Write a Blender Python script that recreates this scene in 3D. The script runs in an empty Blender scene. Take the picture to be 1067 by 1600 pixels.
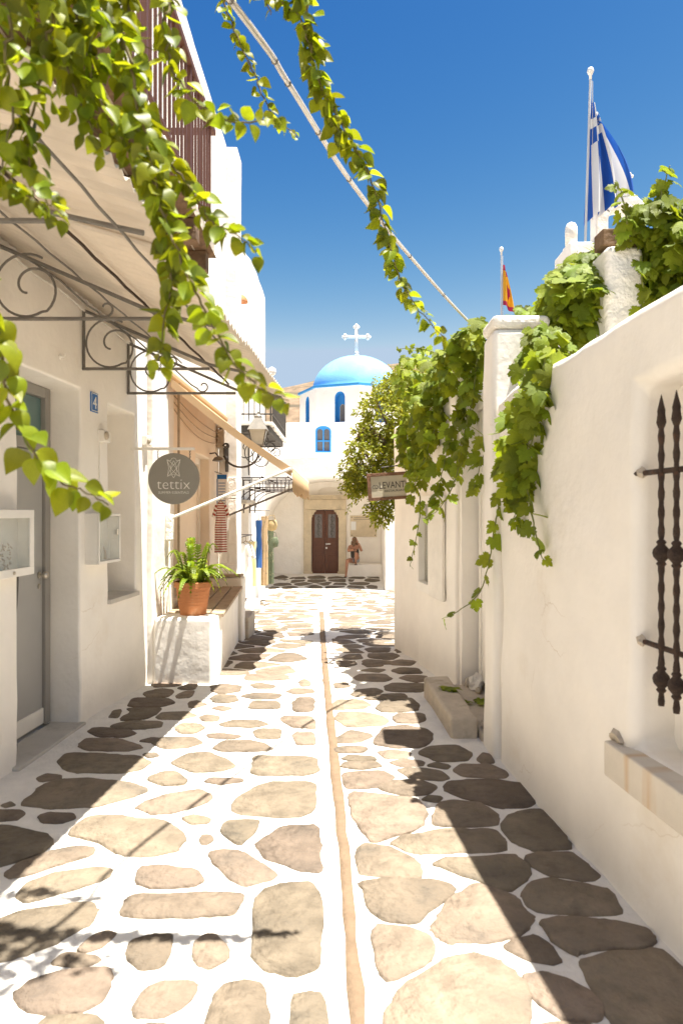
import bpy, bmesh, math, random
from mathutils import Vector, Matrix, noise

R = math.radians
rng = random.Random(11)
scene = bpy.context.scene
col = scene.collection

# ------------------------------------------------------------ camera, sky, sun, exposure
CAM_H = 1.45
FPX = 1067.0
cam_data = bpy.data.cameras.new('camera')
cam = bpy.data.objects.new('camera', cam_data)
col.objects.link(cam)
cam.location = (0, 0, CAM_H)
cam.rotation_euler = (R(90), 0, 0)
cam_data.sensor_width = 36
cam_data.lens = 24
cam_data.clip_start = 0.05
cam_data.clip_end = 3000
cam_data.dof.use_dof = True
cam_data.dof.focus_distance = 11.0
cam_data.dof.aperture_fstop = 4.5
scene.camera = cam

SUN_TX, SUN_TY = 0.24, 0.09            # shadow offset per metre of height
world = bpy.data.worlds.new('World')
scene.world = world
world.use_nodes = True
wn = world.node_tree.nodes
wl = world.node_tree.links
sky = wn.new('ShaderNodeTexSky')
sky.sky_type = 'NISHITA'
sky.sun_disc = False
sky.sun_elevation = math.atan(1 / math.hypot(SUN_TX, SUN_TY))
sky.sun_rotation = math.atan2(SUN_TX, -SUN_TY)
sky.altitude = 0
sky.air_density = 1.0
sky.dust_density = 0.3
sky.ozone_density = 3.0
bg = wn['Background']
bg.inputs['Strength'].default_value = 0.05
# deep polarised blue: per-channel response of the sky colour, the same in every direction
sep = wn.new('ShaderNodeSeparateColor'); cmb = wn.new('ShaderNodeCombineColor')
wl.new(sky.outputs['Color'], sep.inputs[0])
for ch, gain, power, top in ((0, 0.1643, 4.0, 2.8), (1, 0.275, 2.2, 3.6), (2, 0.88, 1.0, 4.6)):
    a = wn.new('ShaderNodeMath'); a.operation = 'POWER'; a.inputs[1].default_value = power
    b = wn.new('ShaderNodeMath'); b.operation = 'MULTIPLY'; b.inputs[1].default_value = gain
    c = wn.new('ShaderNodeMath'); c.operation = 'MINIMUM'; c.inputs[1].default_value = top
    wl.new(sep.outputs[ch], a.inputs[0]); wl.new(a.outputs[0], b.inputs[0]); wl.new(b.outputs[0], c.inputs[0])
    wl.new(c.outputs[0], cmb.inputs[ch])
wl.new(cmb.outputs[0], bg.inputs['Color'])

sun_data = bpy.data.lights.new('sun', 'SUN')
sun_data.energy = 4.6
sun_data.angle = R(0.5)
sun_data.color = (1.0, 0.955, 0.88)
sun = bpy.data.objects.new('sun', sun_data)
col.objects.link(sun)
sun.location = (6, -2, 20)
sun.rotation_euler = Vector((-SUN_TX, SUN_TY, -1)).to_track_quat('-Z', 'Y').to_euler()

scene.view_settings.view_transform = 'Standard'
scene.view_settings.look = 'None'
scene.view_settings.exposure = 1.8
scene.view_settings.gamma = 1.0
scene.render.engine = 'CYCLES'
scene.cycles.use_denoising = True
scene.cycles.max_bounces = 10
scene.cycles.diffuse_bounces = 7
scene.cycles.transmission_bounces = 6
scene.cycles.transparent_max_bounces = 12
scene.cycles.caustics_reflective = False
scene.cycles.caustics_refractive = False

# ------------------------------------------------------------ layout helpers
def zg(y):
    """height of the street: level near the viewer, falling gently to the church"""
    if y < 5: return 0.0
    if y < 18.4: return -0.68 * (y - 5) / 13.4
    if y < 20.5: return -0.68 + 0.23 * (y - 18.4) / 2.1
    return -0.45

def at(px, py, y):
    """point at distance y that stands at photograph position px, py"""
    return Vector(((px - 533.5) / FPX * y, y, CAM_H + (800 - py) / FPX * y))

def on_ground(px, py):
    y = 5.0
    for _ in range(40):
        y = (CAM_H - zg(y)) * FPX / (py - 800)
    return Vector(((px - 533.5) / FPX * y, y, zg(y)))

# ------------------------------------------------------------ materials
MATS = {}
def mat(name, c, rough=0.8, var=0.12, scale=5.0, bump=0.0, bscale=30.0, metal=0.0, spec=0.3,
        c2=None, transl=0.0, tcol=None, rand=0.0, island=0.0, coarse=0.0, blotch=None, alpha=None):
    """procedural material: base colour with noise, optional second colour in blotches, relief"""
    m = bpy.data.materials.new(name)
    m.use_nodes = True
    nt = m.node_tree; N = nt.nodes; L = nt.links
    p = N['Principled BSDF']
    p.inputs['Roughness'].default_value = rough
    p.inputs['Metallic'].default_value = metal
    p.inputs['Specular IOR Level'].default_value = spec
    tc = N.new('ShaderNodeTexCoord')
    nz = N.new('ShaderNodeTexNoise')
    nz.inputs['Scale'].default_value = scale
    nz.inputs['Detail'].default_value = 6
    nz.inputs['Roughness'].default_value = 0.6
    vec = tc.outputs['Object']
    if rand:
        oi = N.new('ShaderNodeObjectInfo')
        add = N.new('ShaderNodeVectorMath'); add.operation = 'ADD'
        mul = N.new('ShaderNodeMath'); mul.operation = 'MULTIPLY'; mul.inputs[1].default_value = 50
        L.new(oi.outputs['Random'], mul.inputs[0])
        L.new(vec, add.inputs[0]); L.new(mul.outputs[0], add.inputs[1])
        vec = add.outputs[0]
    L.new(vec, nz.inputs['Vector'])
    lo = [max(0, v * (1 - var)) for v in c]; hi = [min(1, v * (1 + var)) for v in c]
    rmp = N.new('ShaderNodeMapRange')
    rmp.inputs['From Min'].default_value = 0.3; rmp.inputs['From Max'].default_value = 0.7
    L.new(nz.outputs['Fac'], rmp.inputs['Value'])
    mx = N.new('ShaderNodeMix'); mx.data_type = 'RGBA'
    mx.inputs[6].default_value = (*lo, 1); mx.inputs[7].default_value = (*hi, 1)
    L.new(rmp.outputs[0], mx.inputs[0])
    out = mx.outputs[2]
    if c2:
        n2 = N.new('ShaderNodeTexNoise')
        n2.inputs['Scale'].default_value = (blotch or (scale * 0.35, 0))[0]
        n2.inputs['Detail'].default_value = 8; n2.inputs['Roughness'].default_value = 0.65
        L.new(vec, n2.inputs['Vector'])
        r2 = N.new('ShaderNodeMapRange')
        b = (blotch or (1, 0.58))[1]
        r2.inputs['From Min'].default_value = b; r2.inputs['From Max'].default_value = b + 0.16
        L.new(n2.outputs['Fac'], r2.inputs['Value'])
        m2 = N.new('ShaderNodeMix'); m2.data_type = 'RGBA'
        L.new(r2.outputs[0], m2.inputs[0]); L.new(out, m2.inputs[6]); m2.inputs[7].default_value = (*c2, 1)
        out = m2.outputs[2]
    if rand or island:
        hs = N.new('ShaderNodeHueSaturation')
        if island:
            g = N.new('ShaderNodeNewGeometry'); src = g.outputs['Random Per Island']
            if rand:
                ad = N.new('ShaderNodeMath'); ad.operation = 'ADD'
                L.new(src, ad.inputs[0]); L.new(oi.outputs['Random'], ad.inputs[1])
                fr = N.new('ShaderNodeMath'); fr.operation = 'FRACT'
                L.new(ad.outputs[0], fr.inputs[0]); src = fr.outputs[0]
        else:
            src = oi.outputs['Random']
        k = max(rand, island)
        mr = N.new('ShaderNodeMapRange')
        mr.inputs['To Min'].default_value = 1 - k; mr.inputs['To Max'].default_value = 1 + k
        L.new(src, mr.inputs['Value']); L.new(mr.outputs[0], hs.inputs['Value'])
        mh = N.new('ShaderNodeMapRange')
        mh.inputs['To Min'].default_value = 0.5 - 0.04 * k; mh.inputs['To Max'].default_value = 0.5 + 0.04 * k
        sc = N.new('ShaderNodeMath'); sc.operation = 'MULTIPLY'; sc.inputs[1].default_value = 7.31
        f2 = N.new('ShaderNodeMath'); f2.operation = 'FRACT'
        L.new(src, sc.inputs[0]); L.new(sc.outputs[0], f2.inputs[0])
        L.new(f2.outputs[0], mh.inputs['Value']); L.new(mh.outputs[0], hs.inputs['Hue'])
        L.new(out, hs.inputs['Color']); out = hs.outputs[0]
    L.new(out, p.inputs['Base Color'])
    if bump:
        nb = N.new('ShaderNodeTexNoise')
        nb.inputs['Scale'].default_value = bscale; nb.inputs['Detail'].default_value = 5
        L.new(vec, nb.inputs['Vector'])
        h = nb.outputs['Fac']
        if coarse:
            nc = N.new('ShaderNodeTexNoise'); nc.inputs['Scale'].default_value = bscale * 0.12
            nc.inputs['Detail'].default_value = 3
            L.new(vec, nc.inputs['Vector'])
            ml = N.new('ShaderNodeMath'); ml.operation = 'MULTIPLY_ADD'; ml.inputs[1].default_value = coarse
            L.new(nc.outputs['Fac'], ml.inputs[0]); L.new(h, ml.inputs[2]); h = ml.outputs[0]
        bp = N.new('ShaderNodeBump')
        bp.inputs['Strength'].default_value = bump; bp.inputs['Distance'].default_value = 0.02
        L.new(h, bp.inputs['Height']); L.new(bp.outputs[0], p.inputs['Normal'])
    if transl:
        tr = N.new('ShaderNodeBsdfTranslucent')
        if tcol:
            h2 = N.new('ShaderNodeMix'); h2.data_type = 'RGBA'; h2.blend_type = 'MULTIPLY'
            h2.inputs[0].default_value = 1.0
            L.new(out, h2.inputs[6]); h2.inputs[7].default_value = (*tcol, 1)
            L.new(h2.outputs[2], tr.inputs['Color'])
        else:
            L.new(out, tr.inputs['Color'])
        ms = N.new('ShaderNodeMixShader'); ms.inputs[0].default_value = transl
        L.new(p.outputs[0], ms.inputs[1]); L.new(tr.outputs[0], ms.inputs[2])
        L.new(ms.outputs[0], N['Material Output'].inputs['Surface'])
    MATS[name] = m
    return m

def glass_mat(name, c, rough=0.05, tr=0.6):
    m = bpy.data.materials.new(name); m.use_nodes = True
    N = m.node_tree.nodes; L = m.node_tree.links
    p = N['Principled BSDF']
    p.inputs['Base Color'].default_value = (*c, 1); p.inputs['Roughness'].default_value = rough
    p.inputs['Specular IOR Level'].default_value = 0.6
    t = N.new('ShaderNodeBsdfTransparent')
    nz = N.new('ShaderNodeTexNoise'); nz.inputs['Scale'].default_value = 3
    mr = N.new('ShaderNodeMapRange'); mr.inputs['To Min'].default_value = tr - .08; mr.inputs['To Max'].default_value = tr + .08
    L.new(nz.outputs['Fac'], mr.inputs['Value'])
    ms = N.new('ShaderNodeMixShader'); L.new(mr.outputs[0], ms.inputs[0])
    L.new(p.outputs[0], ms.inputs[1]); L.new(t.outputs[0], ms.inputs[2])
    L.new(ms.outputs[0], N['Material Output'].inputs['Surface'])
    MATS[name] = m
    return m

W = (0.85, 0.805, 0.735)
mat('plaster', W, 0.9, 0.05, 2.2, 0.20, 22, coarse=4.0, c2=(0.775, 0.71, 0.615), blotch=(1.6, 0.59), spec=0.15)
def hairlines(m, tint, scale, width, mask):
    """thin hairline cracks and trowel scars in limewash"""
    N = m.node_tree.nodes; L = m.node_tree.links; p = N['Principled BSDF']
    src = p.inputs['Base Color'].links[0].from_socket
    tc = N.new('ShaderNodeTexCoord'); nz = N.new('ShaderNodeTexNoise'); nz.inputs['Scale'].default_value = 3.5; nz.inputs['Detail'].default_value = 5
    mixv = N.new('ShaderNodeMix'); mixv.data_type = 'VECTOR'; mixv.inputs[0].default_value = .22
    L.new(tc.outputs['Object'], nz.inputs['Vector']); L.new(tc.outputs['Object'], mixv.inputs[4]); L.new(nz.outputs['Color'], mixv.inputs[5])
    vo = N.new('ShaderNodeTexVoronoi'); vo.feature = 'DISTANCE_TO_EDGE'; vo.inputs['Scale'].default_value = scale
    L.new(mixv.outputs[1], vo.inputs['Vector'])
    r1 = N.new('ShaderNodeMapRange'); r1.inputs['From Min'].default_value = 0; r1.inputs['From Max'].default_value = width
    r1.inputs['To Min'].default_value = 1; r1.inputs['To Max'].default_value = 0; L.new(vo.outputs['Distance'], r1.inputs['Value'])
    n2 = N.new('ShaderNodeTexNoise'); n2.inputs['Scale'].default_value = 1.7; n2.inputs['Detail'].default_value = 3; L.new(tc.outputs['Object'], n2.inputs['Vector'])
    r2 = N.new('ShaderNodeMapRange'); r2.inputs['From Min'].default_value = mask; r2.inputs['From Max'].default_value = mask + .08; L.new(n2.outputs['Fac'], r2.inputs['Value'])
    mu = N.new('ShaderNodeMath'); mu.operation = 'MULTIPLY'; L.new(r1.outputs[0], mu.inputs[0]); L.new(r2.outputs[0], mu.inputs[1])
    mx = N.new('ShaderNodeMix'); mx.data_type = 'RGBA'; mx.inputs[7].default_value = (*tint, 1)
    L.new(mu.outputs[0], mx.inputs[0]); L.new(src, mx.inputs[6]); L.new(mx.outputs[2], p.inputs['Base Color'])
hairlines(MATS['plaster'], (.70, .63, .53), 1.8, .005, .56)
mat('plaster_rough', (0.82, 0.78, 0.71), 0.92, 0.07, 5, 0.6, 45, coarse=4.0, c2=(0.70, 0.63, 0.53), blotch=(3, 0.60), spec=0.1)
mat('plaster_peach', (0.80, 0.70, 0.57), 0.9, 0.05, 2, 0.2, 40, coarse=2.0, spec=0.15)
mat('mortar', (0.80, 0.765, 0.70), 0.9, 0.07, 9, 0.55, 60, coarse=3.0, c2=(0.60, 0.55, 0.47), blotch=(6, 0.63), spec=0.15)
mat('slate', (0.200, 0.157, 0.113), 0.85, 0.30, 9, 0.9, 32, coarse=3.5, c2=(0.112, 0.092, 0.070), blotch=(4.5, 0.53), rand=0.22, spec=0.25)
mat('sand', (0.195, 0.135, 0.085), 0.95, 0.15, 14, 0.4, 60, c2=(0.28, 0.22, 0.16), blotch=(5, 0.6))
mat('earth', (0.28, 0.22, 0.15), 0.95, 0.2, 0.5, 0.3, 3)
mat('marble', (0.50, 0.47, 0.42), 0.55, 0.10, 4, 0.12, 30, c2=(0.36, 0.33, 0.28), blotch=(3, 0.58))
mat('old_marble', (0.60, 0.50, 0.35), 0.75, 0.12, 5, 0.4, 28, c2=(0.42, 0.35, 0.25), blotch=(3.5, 0.56))
mat('step_stone', (0.50, 0.43, 0.34), 0.9, 0.14, 7, 0.6, 35, coarse=2, c2=(0.33, 0.28, 0.21), blotch=(4, 0.56))
mat('grey_paint', (0.30, 0.28, 0.25), 0.5, 0.05, 3, 0.04, 60)
mat('grey_panel', (0.37, 0.36, 0.34), 0.45, 0.04, 3)
mat('white_paint', (0.80, 0.765, 0.70), 0.6, 0.05, 4, 0.08, 50)
mat('white_wood', (0.78, 0.74, 0.67), 0.7, 0.07, 6, 0.2, 40, c2=(0.62, 0.56, 0.47), blotch=(5, 0.64))
mat('canvas', (0.66, 0.58, 0.48), 0.85, 0.06, 3, 0.1, 60, transl=0.22, c2=(0.56, 0.48, 0.38), blotch=(2, 0.6))
mat('canvas_beige', (0.66, 0.47, 0.27), 0.85, 0.05, 3, 0.08, 80, transl=0.3)
mat('iron', (0.085, 0.075, 0.065), 0.6, 0.2, 20, 0.2, 80, metal=0.3)
mat('iron_grey', (0.17, 0.155, 0.135), 0.6, 0.15, 20, 0.15, 80, metal=0.2)
mat('rust_iron', (0.060, 0.040, 0.030), 0.75, 0.3, 25, 0.7, 70, metal=0.3, c2=(0.12, 0.055, 0.03), blotch=(20, 0.56))
mat('brown_metal', (0.105, 0.045, 0.032), 0.55, 0.1, 8, 0.05, 40)
mat('brown_door', (0.115, 0.046, 0.026), 0.5, 0.18, 6, 0.12, 40, c2=(0.075, 0.03, 0.018), blotch=(4, 0.55))
mat('old_wood', (0.17, 0.105, 0.06), 0.85, 0.25, 12, 0.6, 30, c2=(0.07, 0.045, 0.03), blotch=(8, 0.55))
mat('bench_wood', (0.36, 0.28, 0.19), 0.8, 0.15, 12, 0.3, 40, c2=(0.25, 0.19, 0.12), blotch=(8, 0.57), rand=0.1)
mat('sign_grey', (0.275, 0.255, 0.215), 0.55, 0.04, 4, 0.03, 60)
mat('sign_letter', (0.80, 0.77, 0.70), 0.6, 0.03)
mat('sign_face', (0.46, 0.42, 0.32), 0.6, 0.08, 8)
mat('dark_letter', (0.05, 0.045, 0.04), 0.6, 0.05)
mat('sign_wood', (0.16, 0.085, 0.05), 0.8, 0.3, 20, 0.5, 40, rand=0.1)
mat('plate_blue', (0.02, 0.13, 0.38), 0.35, 0.05)
mat('church_blue', (0.045, 0.27, 0.60), 0.6, 0.08, 3, 0.15, 30)
mat('dome_blue', (0.20, 0.46, 0.76), 0.8, 0.09, 1.6, 0.2, 20, c2=(0.27, 0.53, 0.80), blotch=(1.1, 0.52))
mat('window_dim', (0.17, 0.15, 0.14), 0.25, 0.2, 6, spec=0.5)
mat('terracotta', (0.46, 0.185, 0.075), 0.85, 0.12, 6, 0.25, 50, c2=(0.52, 0.33, 0.20), blotch=(4, 0.58))
mat('soil', (0.05, 0.035, 0.025), 1.0, 0.3, 30, 0.8, 60)
mat('leaf', (0.170, 0.208, 0.008), 0.45, 0.25, 30, transl=0.55, tcol=(2.0, 1.8, 0.8), rand=0.5, island=0.5, spec=0.4)
mat('grape_leaf', (0.165, 0.215, 0.014), 0.55, 0.2, 25, 0.3, 60, transl=0.42, tcol=(1.9, 1.7, 0.9), rand=0.35, island=0.35, spec=0.3)
mat('bush_leaf', (0.21, 0.23, 0.020), 0.5, 0.2, 20, transl=0.4, tcol=(1.8, 1.65, 0.9), island=0.45, spec=0.4)
mat('fern_leaf', (0.19, 0.26, 0.018), 0.5, 0.2, 20, transl=0.42, tcol=(1.6, 1.5, 1.0), rand=0.35, spec=0.4)
mat('stem', (0.14, 0.11, 0.05), 0.85, 0.2, 20)
mat('green_stem', (0.16, 0.17, 0.04), 0.7, 0.2, 20)
mat('bark', (0.16, 0.12, 0.08), 0.95, 0.25, 15, 0.8, 40)
mat('cable', (0.62, 0.58, 0.52), 0.6, 0.1, 20)
m = mat('hill', (0.21, 0.145, 0.09), 0.95, 0.35, 0.22, 0.6, 0.5, c2=(0.085, 0.075, 0.04), blotch=(0.33, 0.56), coarse=2)
N = m.node_tree.nodes; L = m.node_tree.links; p = N['Principled BSDF']       # dry-stone terrace walls
src = p.inputs['Base Color'].links[0].from_socket
tc = N.new('ShaderNodeTexCoord'); mp = N.new('ShaderNodeMapping'); mp.inputs['Scale'].default_value = (.025, .02, .75)
nz = N.new('ShaderNodeTexNoise'); nz.inputs['Scale'].default_value = 1.0; nz.inputs['Detail'].default_value = 4
mr = N.new('ShaderNodeMapRange'); mr.inputs['From Min'].default_value = .50; mr.inputs['From Max'].default_value = .60
mx = N.new('ShaderNodeMix'); mx.data_type = 'RGBA'; mx.inputs[7].default_value = (.11, .085, .055, 1)
L.new(tc.outputs['Object'], mp.inputs['Vector']); L.new(mp.outputs[0], nz.inputs['Vector']); L.new(nz.outputs['Fac'], mr.inputs['Value'])
L.new(mr.outputs[0], mx.inputs[0]); L.new(src, mx.inputs[6]); L.new(mx.outputs[2], p.inputs['Base Color'])
mat('hill_stone', (0.42, 0.34, 0.25), 0.95, 0.2, 0.5)
mat('flag_blue', (0.02, 0.10, 0.42), 0.75, 0.06, 3, transl=0.25)
mat('flag_white', (0.78, 0.77, 0.75), 0.75, 0.04, 3, transl=0.25)
mat('flag_red', (0.42, 0.03, 0.09), 0.75, 0.06, 3, transl=0.25)
mat('flag_yellow', (0.78, 0.42, 0.03), 0.75, 0.06, 3, transl=0.25)
mat('skin', (0.42, 0.21, 0.13), 0.55, 0.06, 6)
mat('hair', (0.15, 0.085, 0.045), 0.5, 0.3, 30, 0.6, 60)
mat('dark_top', (0.055, 0.05, 0.045), 0.85, 0.1, 8)
mat('denim', (0.40, 0.43, 0.47), 0.85, 0.1, 10)
mat('paper', (0.75, 0.74, 0.72), 0.7, 0.03)
mat('cloth_white', (0.80, 0.77, 0.72), 0.9, 0.04, 5)
mat('cloth_yellow', (0.75, 0.60, 0.30), 0.9, 0.05, 5)
mat('cloth_blue', (0.05, 0.14, 0.38), 0.9, 0.08, 5)
mat('cloth_tan', (0.48, 0.33, 0.18), 0.9, 0.1, 9, c2=(0.12, 0.14, 0.1), blotch=(22, 0.55))
mat('cloth_dark', (0.10, 0.12, 0.07), 0.9, 0.2, 9, c2=(0.45, 0.36, 0.22), blotch=(25, 0.56))
mat('straw', (0.42, 0.31, 0.15), 0.9, 0.2, 30, 0.4, 80)
mat('cloth_red', (0.36, 0.07, 0.05), 0.9, 0.05)
mat('lamp_metal', (0.20, 0.185, 0.16), 0.5, 0.15, 12, metal=0.3)
mat('brass', (0.55, 0.50, 0.42), 0.35, 0.1, 10, metal=0.9)
mat('chrome', (0.62, 0.60, 0.56), 0.3, 0.05, metal=0.9)
mat('globe', (0.78, 0.77, 0.74), 0.3, 0.03)
mat('pole_stripe', (0.55, 0.56, 0.58), 0.5, 0.05)
mat('driftwood', (0.42, 0.33, 0.24), 0.9, 0.2, 20)
glass_mat('case_glass', (0.55, 0.60, 0.57), 0.06, 0.78)
glass_mat('door_glass', (0.12, 0.20, 0.19), 0.08, 0.12)
glass_mat('lantern_glass', (0.6, 0.6, 0.55), 0.1, 0.5)

# ------------------------------------------------------------ objects
ORIGIN = {}
def base(o): return ORIGIN.get(o.name, Vector((0, 0, 0)))

def tag(o, label=None, cat=None, group=None, kind=None):
    if label: o['label'] = label
    if cat: o['category'] = cat
    if group: o['group'] = group
    if kind: o['kind'] = kind
    return o

def thing(name, label, cat, loc=(0, 0, 0), group=None):
    o = bpy.data.objects.new(name, None)
    o.empty_display_size = 0.1
    col.objects.link(o)
    o.location = loc
    ORIGIN[o.name] = Vector(loc)
    return tag(o, label, cat, group)

class MB:
    """collects world-space geometry and links it as one mesh object"""
    def __init__(s): s.v = []; s.f = []; s.mi = []; s.cur = 0
    def add(s, vs, fs):
        n = len(s.v); s.v += [Vector(v) for v in vs]
        for f in fs: s.f.append([i + n for i in f]); s.mi.append(s.cur)
        return s
    def box(s, a, b, M=None):
        (x0, y0, z0), (x1, y1, z1) = a, b
        vs = [Vector(p) for p in ((x0,y0,z0),(x1,y0,z0),(x1,y1,z0),(x0,y1,z0),(x0,y0,z1),(x1,y0,z1),(x1,y1,z1),(x0,y1,z1))]
        if M is not None: vs = [M @ v for v in vs]
        return s.add(vs, [(3,2,1,0),(4,5,6,7),(0,1,5,4),(1,2,6,5),(2,3,7,6),(3,0,4,7)])
    def prism(s, pts, d):
        """closed polygon pts (3-D, planar) extruded by vector d"""
        n = len(pts); d = Vector(d); P = [Vector(p) for p in pts]
        fs = [tuple(range(n))[::-1], tuple(range(n, 2 * n))] + [(i, (i + 1) % n, n + (i + 1) % n, n + i) for i in range(n)]
        return s.add(P + [p + d for p in P], fs)
    def tube(s, pts, r, seg=6, caps=True):
        P = [Vector(p) for p in pts]; n = len(P)
        rs = r if isinstance(r, (list, tuple)) else [r] * n
        up = None; rings = []
        for i in range(n):
            t = (P[min(i + 1, n - 1)] - P[max(i - 1, 0)])
            t = t.normalized() if t.length > 1e-9 else Vector((0, 0, 1))
            if up is None:
                up = Vector((0, 0, 1)) if abs(t.z) < 0.9 else Vector((1, 0, 0))
            u = (up - t * up.dot(t)).normalized(); w = t.cross(u); up = u
            rings.append([P[i] + (u * math.cos(2*math.pi*k/seg) + w * math.sin(2*math.pi*k/seg)) * rs[i] for k in range(seg)])
        vs = [v for rg in rings for v in rg]
        fs = [(i*seg+k, i*seg+(k+1)%seg, (i+1)*seg+(k+1)%seg, (i+1)*seg+k) for i in range(n-1) for k in range(seg)]
        if caps: fs += [tuple(range(seg))[::-1], tuple(range((n-1)*seg, n*seg))]
        return s.add(vs, fs)
    def lathe(s, c, prof, seg=20, axis='Z', caps=True):
        """prof: list of (radius, height)"""
        c = Vector(c); vs = []; n = len(prof)
        for r, h in prof:
            for k in range(seg):
                a = 2 * math.pi * k / seg
                v = (r*math.cos(a), r*math.sin(a), h)
                if axis == 'X': v = (v[2], v[0], v[1])
                if axis == 'Y': v = (v[0], v[2], v[1])
                vs.append(c + Vector(v))
        fs = [(i*seg+k, i*seg+(k+1)%seg, (i+1)*seg+(k+1)%seg, (i+1)*seg+k) for i in range(n-1) for k in range(seg)]
        if caps: fs += [tuple(range(seg))[::-1], tuple(range((n-1)*seg, n*seg))]
        return s.add(vs, fs)
    def build(s, name, m, parent=None, bevel=0.0, smooth=False, seg=2, solid=0.0, fix=True, origin=None, kind=None, auto=None):
        me = bpy.data.meshes.new(name)
        if origin is None:
            xs = [v.x for v in s.v]; ys = [v.y for v in s.v]; zs = [v.z for v in s.v]
            origin = Vector(((min(xs)+max(xs))/2, (min(ys)+max(ys))/2, min(zs)))
        origin = Vector(origin)
        me.from_pydata([v - origin for v in s.v], [], s.f)
        ms = m if isinstance(m, (list, tuple)) else [m]
        for q in ms: me.materials.append(MATS[q])
        if len(ms) > 1:
            for p, i in zip(me.polygons, s.mi): p.material_index = i
        if fix:
            bm = bmesh.new(); bm.from_mesh(me)
            bmesh.ops.recalc_face_normals(bm, faces=bm.faces); bm.to_mesh(me); bm.free()
        if smooth:
            for p in me.polygons: p.use_smooth = True
        if auto is not None:
            for p in me.polygons: p.use_smooth = True
            me.set_sharp_from_angle(angle=R(auto))
        o = bpy.data.objects.new(name, me)
        col.objects.link(o)
        ORIGIN[o.name] = origin
        if parent is not None:
            o.parent = parent; o.location = origin - base(parent)
        else:
            o.location = origin
        if solid:
            q = o.modifiers.new('thickness', 'SOLIDIFY'); q.thickness = solid; q.offset = 0
        if bevel:
            q = o.modifiers.new('edge', 'BEVEL'); q.width = bevel; q.segments = seg
            q.limit_method = 'ANGLE'; q.angle_limit = R(40)
            for p in me.polygons: p.use_smooth = True
            me.set_sharp_from_angle(angle=R(40))
            q.harden_normals = True
        if kind: o['kind'] = kind
        return o

def share(src, name, parent, M):
    """another object with the mesh of src"""
    o = bpy.data.objects.new(name, src)
    col.objects.link(o)
    o.parent = parent
    L = M.copy(); L.translation = M.translation - base(parent)
    o.matrix_local = L
    return o

def frame(p0, p1):
    """matrix: local x along p0->p1 on the plan, y to its left, z up"""
    a = Vector((p0[0], p0[1], 0)); d = Vector((p1[0]-p0[0], p1[1]-p0[1], 0)); L = d.length; d.normalize()
    n = Vector((-d.y, d.x, 0))
    M = Matrix(((d.x, n.x, 0, a.x), (d.y, n.y, 0, a.y), (0, 0, 1, 0), (0, 0, 0, 1)))
    return M, L

def gridwall(name, p0, p1, thick, z0, z1, m, parent, holes=(), cell=0.16, amp=0.009, top=None, bevel=0.018, side=1):
    """hand-plastered wall: front face on the line p0->p1, body to its left (side=1) or right; holes (s0,s1,z0,z1)"""
    M, L = frame(p0, p1)
    def cuts(lo, hi, extra):
        b = sorted({lo, hi, *[e for e in extra if lo < e < hi]}); r = []
        for i in range(len(b) - 1):
            k = max(1, int(math.ceil((b[i+1] - b[i]) / cell)))
            r += [b[i] + (b[i+1] - b[i]) * j / k for j in range(k)]
        return r + [hi]
    S = cuts(0, L, [h[0] for h in holes] + [h[1] for h in holes])
    Z = cuts(z0, z1, [h[2] for h in holes] + [h[3] for h in holes])
    def solid(i, j):
        if i < 0 or j < 0 or i >= len(S)-1 or j >= len(Z)-1: return False
        s = (S[i]+S[i+1])/2; z = (Z[j]+Z[j+1])/2
        return not any(h[0] < s < h[1] and h[2] < z < h[3] for h in holes)
    vid = {}; vs = []; fs = []
    def V(i, j, b):
        k = (i, j, b)
        if k not in vid:
            s, z = S[i], Z[j]
            if top:
                t = top(s)
                zmid = z0 + (z1 - z0) * 0.75
                if z > zmid: z = zmid + (z - zmid) / (z1 - zmid) * (t - zmid)
            p = M @ Vector((s, 0, z))
            q = Vector((p.x, p.y, p.z))
            w = amp * (noise.noise(q * 1.7) * 1.3 + noise.noise(q * 5.0) * 0.5)
            dz = amp * 0.9 * noise.noise(q * 2.3 + Vector((7, 3, 1)))
            ds = amp * 0.9 * noise.noise(q * 2.9 + Vector((1, 9, 4)))
            y = (thick if b else 0) * side
            vs.append(M @ Vector((s + ds, y + w, z + dz))); vid[k] = len(vs) - 1
        return vid[k]
    for i in range(len(S)-1):
        for j in range(len(Z)-1):
            if not solid(i, j): continue
            fs.append((V(i,j,0), V(i+1,j,0), V(i+1,j+1,0), V(i,j+1,0)))
            fs.append((V(i,j,1), V(i,j+1,1), V(i+1,j+1,1), V(i+1,j,1)))
            for di, dj, a, b in ((-1,0,(i,j),(i,j+1)), (1,0,(i+1,j),(i+1,j+1)), (0,-1,(i,j),(i+1,j)), (0,1,(i,j+1),(i+1,j+1))):
                if not solid(i+di, j+dj):
                    fs.append((V(*a,0), V(*b,0), V(*b,1), V(*a,1)))
    mb = MB(); mb.add(vs, fs)
    o = mb.build(name, m, parent)
    for p in o.data.polygons: p.use_smooth = True
    o.data.set_sharp_from_angle(angle=R(45))
    if bevel:
        q = o.modifiers.new('edge', 'BEVEL'); q.width = bevel; q.segments = 3
        q.limit_method = 'ANGLE'; q.angle_limit = R(45); q.harden_normals = True
    return o, M

def rock(c, r, seed, squash=1.0):
    """broken lump: facets of a noisy ball"""
    b = bmesh.new(); bmesh.ops.create_icosphere(b, subdivisions=2, radius=1)
    g = MB(); off = Vector((seed * 3.1, seed * 1.7, 0))
    vs = []
    for v in b.verts:
        q = v.co.copy(); k = 1 + .55 * noise.noise(q * 1.3 + off) + .25 * noise.noise(q * 3.5 + off)
        vs.append(Vector(c) + Vector((q.x * r[0], q.y * r[1], q.z * r[2])) * k)
    g.add(vs, [tuple(v.index for v in f.verts) for f in b.faces]); b.free()
    return g

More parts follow.
